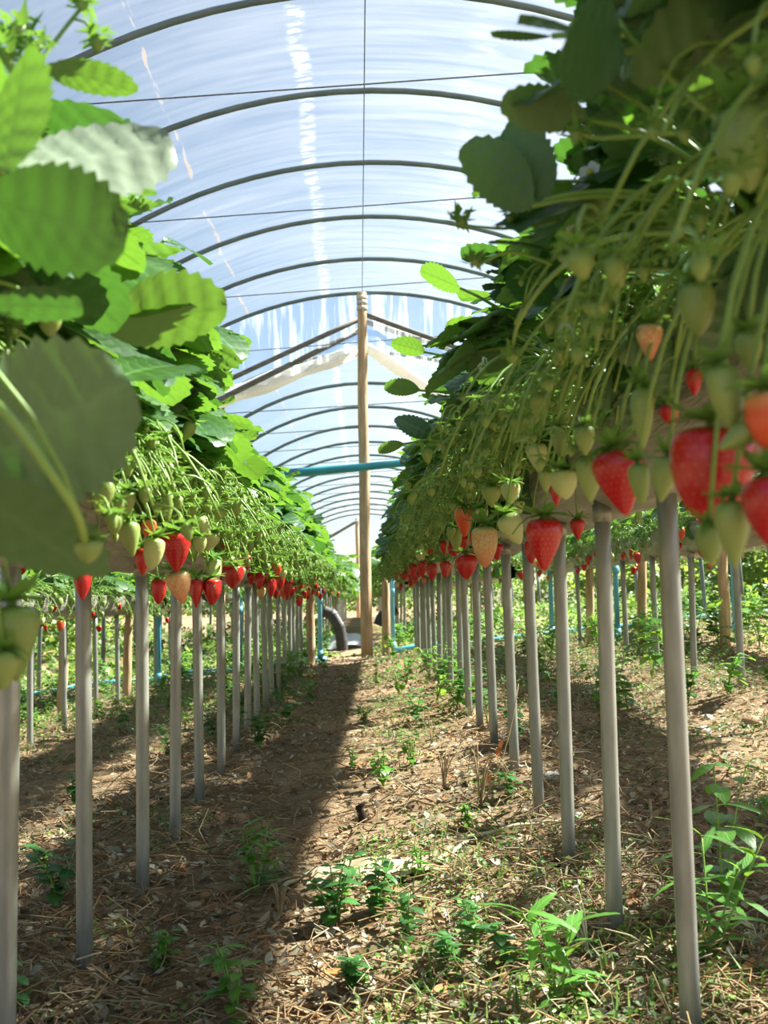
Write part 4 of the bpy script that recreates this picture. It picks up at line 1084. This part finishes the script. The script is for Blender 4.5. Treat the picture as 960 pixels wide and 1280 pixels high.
for (px, py, kind, h, lab) in (
        (700, 1262, 'la', .15, 'bright lance-leaved weed at the bottom, left of the first right-hand post'),
        (596, 1190, 'br', .07, 'low dark green weed clump on the path near the bottom'),
        (420, 1165, 'br', .10, 'bushy green weed in the middle of the path just below the tan scrap'),
        (470, 1150, 'br', .08, 'bright low weed right of the bushy one below the tan scrap'),
        (510, 1185, 'br', .07, 'small green weed below the tan scrap on the right'),
        (320, 1120, 'la', .11, 'thin leafy weed left of the path beside the tan scrap'),
        (296, 1285, 'ov', .10, 'broad-leaved weed at the bottom edge left of the path'),
        (205, 1215, 'ov', .06, 'small weed beside the second left-hand post foot'),
        (75, 1140, 'br', .12, 'dark broad-leaved weed between the first two left-hand posts'),
        (15, 1275, 'br', .07, 'small bright weed in the bottom left corner'),
        (525, 1100, 'ov', .06, 'small bright weed right of the tan scrap'),
        (905, 1150, 'ov', .22, 'tall weed right of the first right-hand post'),
        (890, 1200, 'la', .16, 'leafy weed behind the first right-hand post'),
        (950, 1040, 'la', .07, 'low bright weed at the right edge below the stones'),
        (480, 985, 'ov', .09, 'bright yellow-green weed in the sun on the right of the path'),
        (440, 960, 'ov', .06, 'tiny sunlit weed in the middle of the path'),
        (360, 905, 'br', .17, 'leafy weed left of the path in front of the posts'),
        (325, 940, 'br', .13, 'weed under the left-hand row beside the fourth post'),
        (390, 880, 'br', .12, 'weed behind the leafy one on the left of the path'),
        (545, 880, 'ov', .20, 'tall broad-leaved weed at the right of the path end'),
        (500, 870, 'ov', .16, 'tall slender weed beside the path end on the right'),
        (590, 890, 'br', .15, 'weed among the far right-hand posts'),
        (470, 860, 'ov', .12, 'weed at the foot of the tall wooden post'),
        (770, 905, 'br', .20, 'broad-leaved weed behind the second right-hand post'),
        (745, 885, 'ov', .17, 'weed between the second and third right-hand posts'),
        (815, 850, 'ov', .30, 'tall sunlit weed climbing beside a wooden post on the right'),
        (910, 820, 'ov', .28, 'tall sunlit weed at the right edge'),
        (860, 880, 'br', .12, 'sunlit weed between the first and second right-hand posts'),
        (215, 950, 'br', .10, 'weed behind the third left-hand post'),
        (60, 900, 'ov', .10, 'sunlit weed at the left edge behind the posts'),
        (265, 930, 'br', .11, 'weed behind the fifth left-hand post'),
        (640, 1000, 'br', .07, 'low weed among the right-hand posts beside the dry stalks'),
        (585, 1040, 'ov', .06, 'small weed beside the pale cut stem'),
        (300, 905, 'br', .16, 'weed hugging the fifth left-hand post on the path side'),
        (285, 870, 'ov', .18, 'tall weed behind the sixth left-hand post'),
        (345, 870, 'ov', .16, 'light green weed left of the path, farther back'),
        (375, 850, 'br', .16, 'dark weed left of the path near its end'),
        (405, 840, 'br', .12, 'low dark weed at the left of the path end'),
        (235, 905, 'ov', .16, 'bright weed between the third and fourth left-hand posts'),
        (520, 905, 'br', .14, 'dark weed on the right edge of the path, farther back'),
        (575, 860, 'ov', .18, 'leafy weed against the far right-hand posts'),
        (610, 905, 'br', .14, 'dark weed between the far right-hand posts'),
        (650, 930, 'br', .12, 'weed behind the fourth right-hand post'),
        (515, 960, 'ov', .09, 'sunlit weed right of the path beside dry stalks'),
        (455, 905, 'ov', .07, 'small bright weed on the path, farther back'),
        (560, 1215, 'br', .06, 'low weed at the bottom right of the path'),
        (440, 1240, 'br', .05, 'low weed at the bottom of the path by the orange leaf'),
        (640, 1215, 'br', .07, 'weed left of the bright lance-leaved one at the bottom'),
        (95, 1010, 'br', .09, 'dull weed behind the first two left-hand posts')):
    p = ground_px(px, min(py, 1279)) if py < 1279 else ground_px(px, py)
    weed_near(kind, px * 7 + py, h * 1.25, p.x, p.y, lab)
WJ = []
for s, kind in enumerate(('ov', 'br', 'ov', 'br', 'la')):
    st, lv = weed_spec(kind, 40 + s, .16); mb = MB()
    for p in st: tube(mb, p, .0018, 4)
    for (k, i, M) in lv: mb.merge(WMB[k][i], M, 1)
    WJ.append(mb.mesh('weed', [M_STEM, M_WEEDD if kind == 'br' else M_WEED]))
WN = ['', 'one', 'two', 'three', 'four', 'five', 'six', 'seven', 'eight', 'nine', 'ten', 'eleven', 'twelve']
k = 0
while k < 240:
    y = 3.8 + 7.5 * random.random() ** .8; x = random.choice((random.uniform(-3.2, -.35), random.uniform(.2, 3.3)))
    if cover(x, y) < -.15: continue
    o = link('weed', random.choice(WJ), None, Matrix.Translation(on_ground(x, y)) @ Matrix.Rotation(random.uniform(0, 6.3), 4, 'Z') @ Matrix.Scale(random.uniform(.6, 1.4) * (1.25 if y > 6 else 1), 4))
    sd_ = 'left' if x < 0 else 'right'; nr = min((('first', .5), ('second', 1.5), ('third', 2.5)), key=lambda q: abs(q[1] - abs(x)))[0]
    tag(o, '%s green weed beside the %s %s row, about %s metres away' % ('tall' if o.scale.z > 1.2 else 'small', nr, sd_, WN[int(y)]), 'weed', 'weeds beside the %s %s row' % (nr, sd_)); k += 1

# dry stalks, sticks, scraps, stones
def stick(pxs, r, mat, label, name='dry_stick', lift=None, cat='stick'):
    P = []
    for i, (px, py) in enumerate(pxs):
        p = ground_px(px, py) if lift is None else at_y(px, py, lift)
        P.append(p + Vector((0, 0, r * 1.5 + (0 if lift else .012))))
    Q = []
    for i in range(len(P) - 1): Q += [P[i].lerp(P[i + 1], s) + Vector((0, 0, .003 * math.sin(5 * (i + s)))) for s in (0, .34, .67)]
    Q.append(P[-1]); mb = MB(); tube(mb, Q, [r * (1 - .35 * i / len(Q)) for i in range(len(Q))], 7)
    tag(link(name, mb.mesh(name, [mat])), label, cat)
stick([(572, 1062), (620, 1048), (660, 1040), (698, 1037)], .0048, M_PALETWIG, 'pale cut plant stem lying toward the third right-hand post')
stick([(545, 1088), (570, 1072), (585, 1062)], .0045, M_PALETWIG, 'short pale stem piece touching the cut stem')
stick([(600, 1062), (640, 1080), (665, 1098)], .0035, M_TWIG, 'brown twig bent across the mulch on the right')
stick([(352, 1122), (376, 1106), (402, 1098)], .0045, M_PALETWIG, 'pale dry twig left of the tan scrap')
stick([(383, 1076), (440, 1074), (475, 1066), (512, 1052)], .0028, M_TWIG, 'long thin twig lying behind the tan scrap')
stick([(486, 1022), (512, 1010), (530, 1012), (575, 1022)], .0042, M_TWIG, 'bent dry stalk lying across the path on the right', lift=None)
stick([(640, 1072), (690, 1068)], .004, M_PALETWIG, 'short pale stem among the mulch near the third right-hand post')
stick([(705, 1060), (712, 1085), (706, 1115)], .004, M_PALETWIG, 'upright pale dry stem piece by the third right-hand post')
stick([(812, 1010), (815, 1030), (808, 1052)], .0045, M_TWIG, 'curved dry stem behind the first right-hand post')
stick([(300, 1058), (250, 1030), (210, 1003)], .0022, M_TWIG, 'thin dry stalk lying among the left-hand posts')
stick([(0, 1168), (20, 1182), (35, 1200)], .004, M_TWIG, 'pale twig at the left edge by the first post')
stick([(120, 1262), (140, 1245), (160, 1228)], .004, M_TWIG, 'short twig near the bottom left')
def upright(px, py, h, lean, label, n, seed, mat=M_TWIG):
    rd = random.Random(seed); p = ground_px(px, py); root = empty('dry_weed', p)
    for k in range(n):
        a = rd.uniform(0, 6.3); L = h * rd.uniform(.6, 1.1); sp = rd.uniform(.2, .9) * L * .5
        e = Vector((math.cos(a) * sp + lean * L, math.sin(a) * sp, L * rd.uniform(.3, .9)))
        mb = MB(); tube(mb, bez((0, 0, -.01), (e.x * .35, e.y * .35, L * 1.1), e, 8), [.0022 - .0012 * i / 8 for i in range(9)], 5)
        link('stalk', mb.mesh('stalk', [mat]), root)
    tag(root, label, 'dry weed'); return root
upright(555, 985, .15, .1, 'tangle of dry brown stalks on the right of the path', 9, 1)
upright(600, 1010, .20, .2, 'dry brown stalks drooping beside the pale cut stem', 9, 2)
upright(540, 935, .13, 0, 'dry curled stalks near the path end on the right', 7, 3)
upright(735, 1195, .12, -.5, 'bleached grass tuft beside the second right-hand post foot', 22, 4, M_PALETWIG)
upright(950, 1190, .08, -.8, 'bleached grass tuft at the right edge', 16, 5, M_PALETWIG)
upright(350, 1150, .08, 0, 'small heap of dry stalks left of the bushy green weed', 12, 6)
# red-brown dead stalk with a curled orange leaf
p = ground_px(597, 1010); e = at_y(648, 855, p.y + .05) - p
o = empty('dead_stalk', p); mb = MB(); tube(mb, bez((0, 0, -.01), (e.x * .7, e.y * .5, e.z * .35), e, 10), [.003 - .002 * i / 10 for i in range(11)], 6); link('stalk', mb.mesh('stalk', [M_TWIG]), o)
v, f = LIT[3]
for s in (.55, .62, .3):
    mb = MB(); mb.add(v, f, 0, [(.48, .16, .06)] * len(v)); link('curled_leaf', mb.mesh('curled_leaf', [M_LITTER]), o, Matrix.Translation(Vector((e.x * (s * .9), e.y * s, e.z * s * .8))) @ Euler((s * 9, 1.2, s * 5)).to_matrix().to_4x4() @ Matrix.Scale(.028, 4))
tag(o, 'red-brown dead stalk with a curled orange leaf leaning by the posts', 'dry weed')
# tan scrap on the path
mb = MB(); c = ground_px(462, 1100); vs_ = []
for i in range(15):
    for j in range(7):
        u, v_ = i / 14 - .5, j / 6 - .5; x = c.x + u * .26 + .015 * math.sin(j * 2.2); y = c.y + v_ * .11 * (1 - .5 * abs(u)) + u * .03
        vs_.append((x, y, zg(x, y) + .014 + .012 * noise.noise(Vector((u * 7, v_ * 5, 2))) + .010 * math.sin(v_ * 6) * (.5 - u)))
mb.add(vs_, [(i * 7 + j, (i + 1) * 7 + j, (i + 1) * 7 + j + 1, i * 7 + j + 1) for i in range(14) for j in range(6)])
tag(link('plastic_scrap', mb.mesh('plastic_scrap', [M_SHEET])), 'tan crumpled plastic scrap lying on the sunlit path', 'scrap')
p = ground_px(425, 1232)
mb = MB(); v, f = LIT[5]; mb.add(v, f, 0, [(.62, .24, .07)] * len(v))
tag(link('orange_leaf', mb.mesh('orange_leaf', [M_LITTER]), None, Matrix.Translation(p + Vector((0, 0, .015))) @ Matrix.Diagonal((.06, .04, .05, 1))), 'bright orange dead leaf lying at the bottom of the path', 'leaf')
def stone(px, py, s, label, mat=M_STONE, seed=0):
    p = ground_px(px, py); mb = MB(); seg, rings = 10, 6; vs_ = []
    for i in range(rings + 1):
        th = PI * i / rings
        for j in range(seg):
            a = 2 * PI * j / seg; d = Vector((math.sin(th) * math.cos(a), math.sin(th) * math.sin(a), math.cos(th) * .65))
            vs_.append(d * (1 + .3 * noise.noise(d * 1.8 + Vector((seed, 0, 0)))))
    mb.add(vs_, [(i * seg + j, (i + 1) * seg + j, (i + 1) * seg + (j + 1) % seg, i * seg + (j + 1) % seg) for i in range(rings) for j in range(seg)])
    tag(link('stone', mb.mesh('stone', [mat]), None, Matrix.Translation(p + Vector((0, 0, s * .3))) @ Matrix.Scale(s, 4)), label, 'stone')
M_BRST = simple('brown stone', (.30, .17, .10), (.46, .29, .19), .9, 18, .15, .5, .006)
stone(940, 907, .034, 'brown stone at the right edge beside the farther row post', M_BRST, 1)
stone(884, 900, .022, 'white stone between the right-hand rows, upper one', M_STONE, 2)
stone(880, 917, .026, 'white stone between the right-hand rows, lower one', M_STONE, 3)
stone(690, 975, .024, 'white stone behind the third right-hand post', M_STONE, 4)
stone(300, 1030, .030, 'brown stone left of the path among mulch', M_BRST, 5)
stone(724, 1022, .014, 'small white pebble beside the third right-hand post', M_STONE, 6)
p = ground_px(452, 1032); mb = MB(); tube(mb, [(0, 0, -.02), (.004, 0, .02), (-.006, .004, .045), (.01, 0, .058)], [.014, .013, .010, .004], 9)
tag(link('burnt_stump', mb.mesh('burnt_stump', [simple('burnt wood', (.02, .015, .012), (.06, .04, .03), .9, 30, .1, .6, .004)]), None, Matrix.Translation(p)), 'small dark stump standing in the sunlit path', 'stump')
# white sheet heap beyond the path end
mb = MB(); c = at_y(431, 806, 11.2); n = 16; vs_ = []
for i in range(n):
    for j in range(10):
        u, v_ = i / (n - 1) - .5, j / 9 - .5; x, y = -.17 + u * .55, 11.3 + v_ * .7
        vs_.append((x, y, zg(x, y) + .015 + max(0, .13 - .5 * u * u - .4 * v_ * v_) * (1 + .8 * noise.noise(Vector((u * 7, v_ * 6, 1))))))
mb.add(vs_, [(i * 10 + j, (i + 1) * 10 + j, (i + 1) * 10 + j + 1, i * 10 + j + 1) for i in range(n - 1) for j in range(9)])
tag(link('plastic_sheet_heap', mb.mesh('plastic_sheet_heap', [M_WHITE])), 'white crumpled plastic sheet on the ground beyond the path end', 'plastic sheet')

# ------------------------------------------------------------------ hedge beyond the outer rows
mb = MB(); rd = random.Random(5)
for k in range(1500):
    th, ph = math.acos(rd.uniform(-.2, 1)), rd.uniform(0, 6.3); rr = rd.uniform(.7, 1.05)
    d = Vector((math.sin(th) * math.cos(ph), math.sin(th) * math.sin(ph), math.cos(th) * 1.15)); c = d * rr * (1 + .25 * noise.noise(d * 2)); c.z += .25
    M = Matrix.Translation(c) @ Euler((rd.uniform(-1, 1), rd.uniform(-1, 1), rd.uniform(0, 6.3))).to_matrix().to_4x4() @ Matrix.Scale(rd.uniform(.08, .15), 4)
    mb.add([(0, 0, 0), (.45, .55, .08), (-.45, .55, .08), (0, 1.2, 0), (0, .55, 0)], [(0, 1, 4), (0, 4, 2), (1, 3, 4), (4, 3, 2)], 1, [(0, 0, 0), (1, .5, 0), (1, .5, 0), (0, 1, 0), (0, .5, 0)], M)
tube(mb, [(0, 0, -.3), (.02, 0, .3), (0, .03, .9)], [.06, .05, .02], 7, 0)
BUSH = mb.mesh('hedge_bush', [M_WOOD_G, M_BUSH], False)
for sx, wd in ((-1, 'left'), (1, 'right')):
    for k in range(9):
        y = 4.5 + 2.1 * k; x = sx * (5.6 + .22 * k) + random.uniform(-.4, .4)
        o = link('hedge_bush', BUSH, None, Matrix.Translation((x, y, zg(x, y))) @ Matrix.Rotation(random.uniform(0, 6), 4, 'Z') @ Matrix.Diagonal((1.25, 1.25, random.uniform(1.0, 1.35), 1)))
        tag(o, 'green hedge bush beyond the outermost %s row, %s from the camera' % (wd, ordinal(k + 1)), 'bush', 'hedge bushes')
for k, (x, y) in enumerate(((-4.1, 10.4), (-4.4, 12.0), (-4.2, 14.6), (4.2, 10.6), (4.5, 12.4), (4.3, 15), (-4.2, 18), (4.3, 18.5))):
    o = link('hedge_bush', BUSH, None, Matrix.Translation((x, y, zg(x, y))) @ Matrix.Rotation(k * 1.9, 4, 'Z') @ Matrix.Diagonal((.85, .85, .75, 1)))
    tag(o, 'low green bush in the gap behind the %s rows, %s from the camera' % ('left' if x < 0 else 'right', ordinal(k % 3 + 1 + (2 if k > 5 else 0))), 'bush', 'low bushes behind the rows')
for k in range(12):
    x = -13 + 2.4 * k; y = 50 + 2 * math.sin(k * 2)
    o = link('hedge_bush', BUSH, None, Matrix.Translation((x, y, zg(x, y))) @ Matrix.Rotation(k * 1.3, 4, 'Z') @ Matrix.Scale(1.25, 4))
    tag(o, 'distant hedge bush behind the far tunnel end, %s from the left' % ordinal(k + 1), 'bush', 'distant hedge bushes')
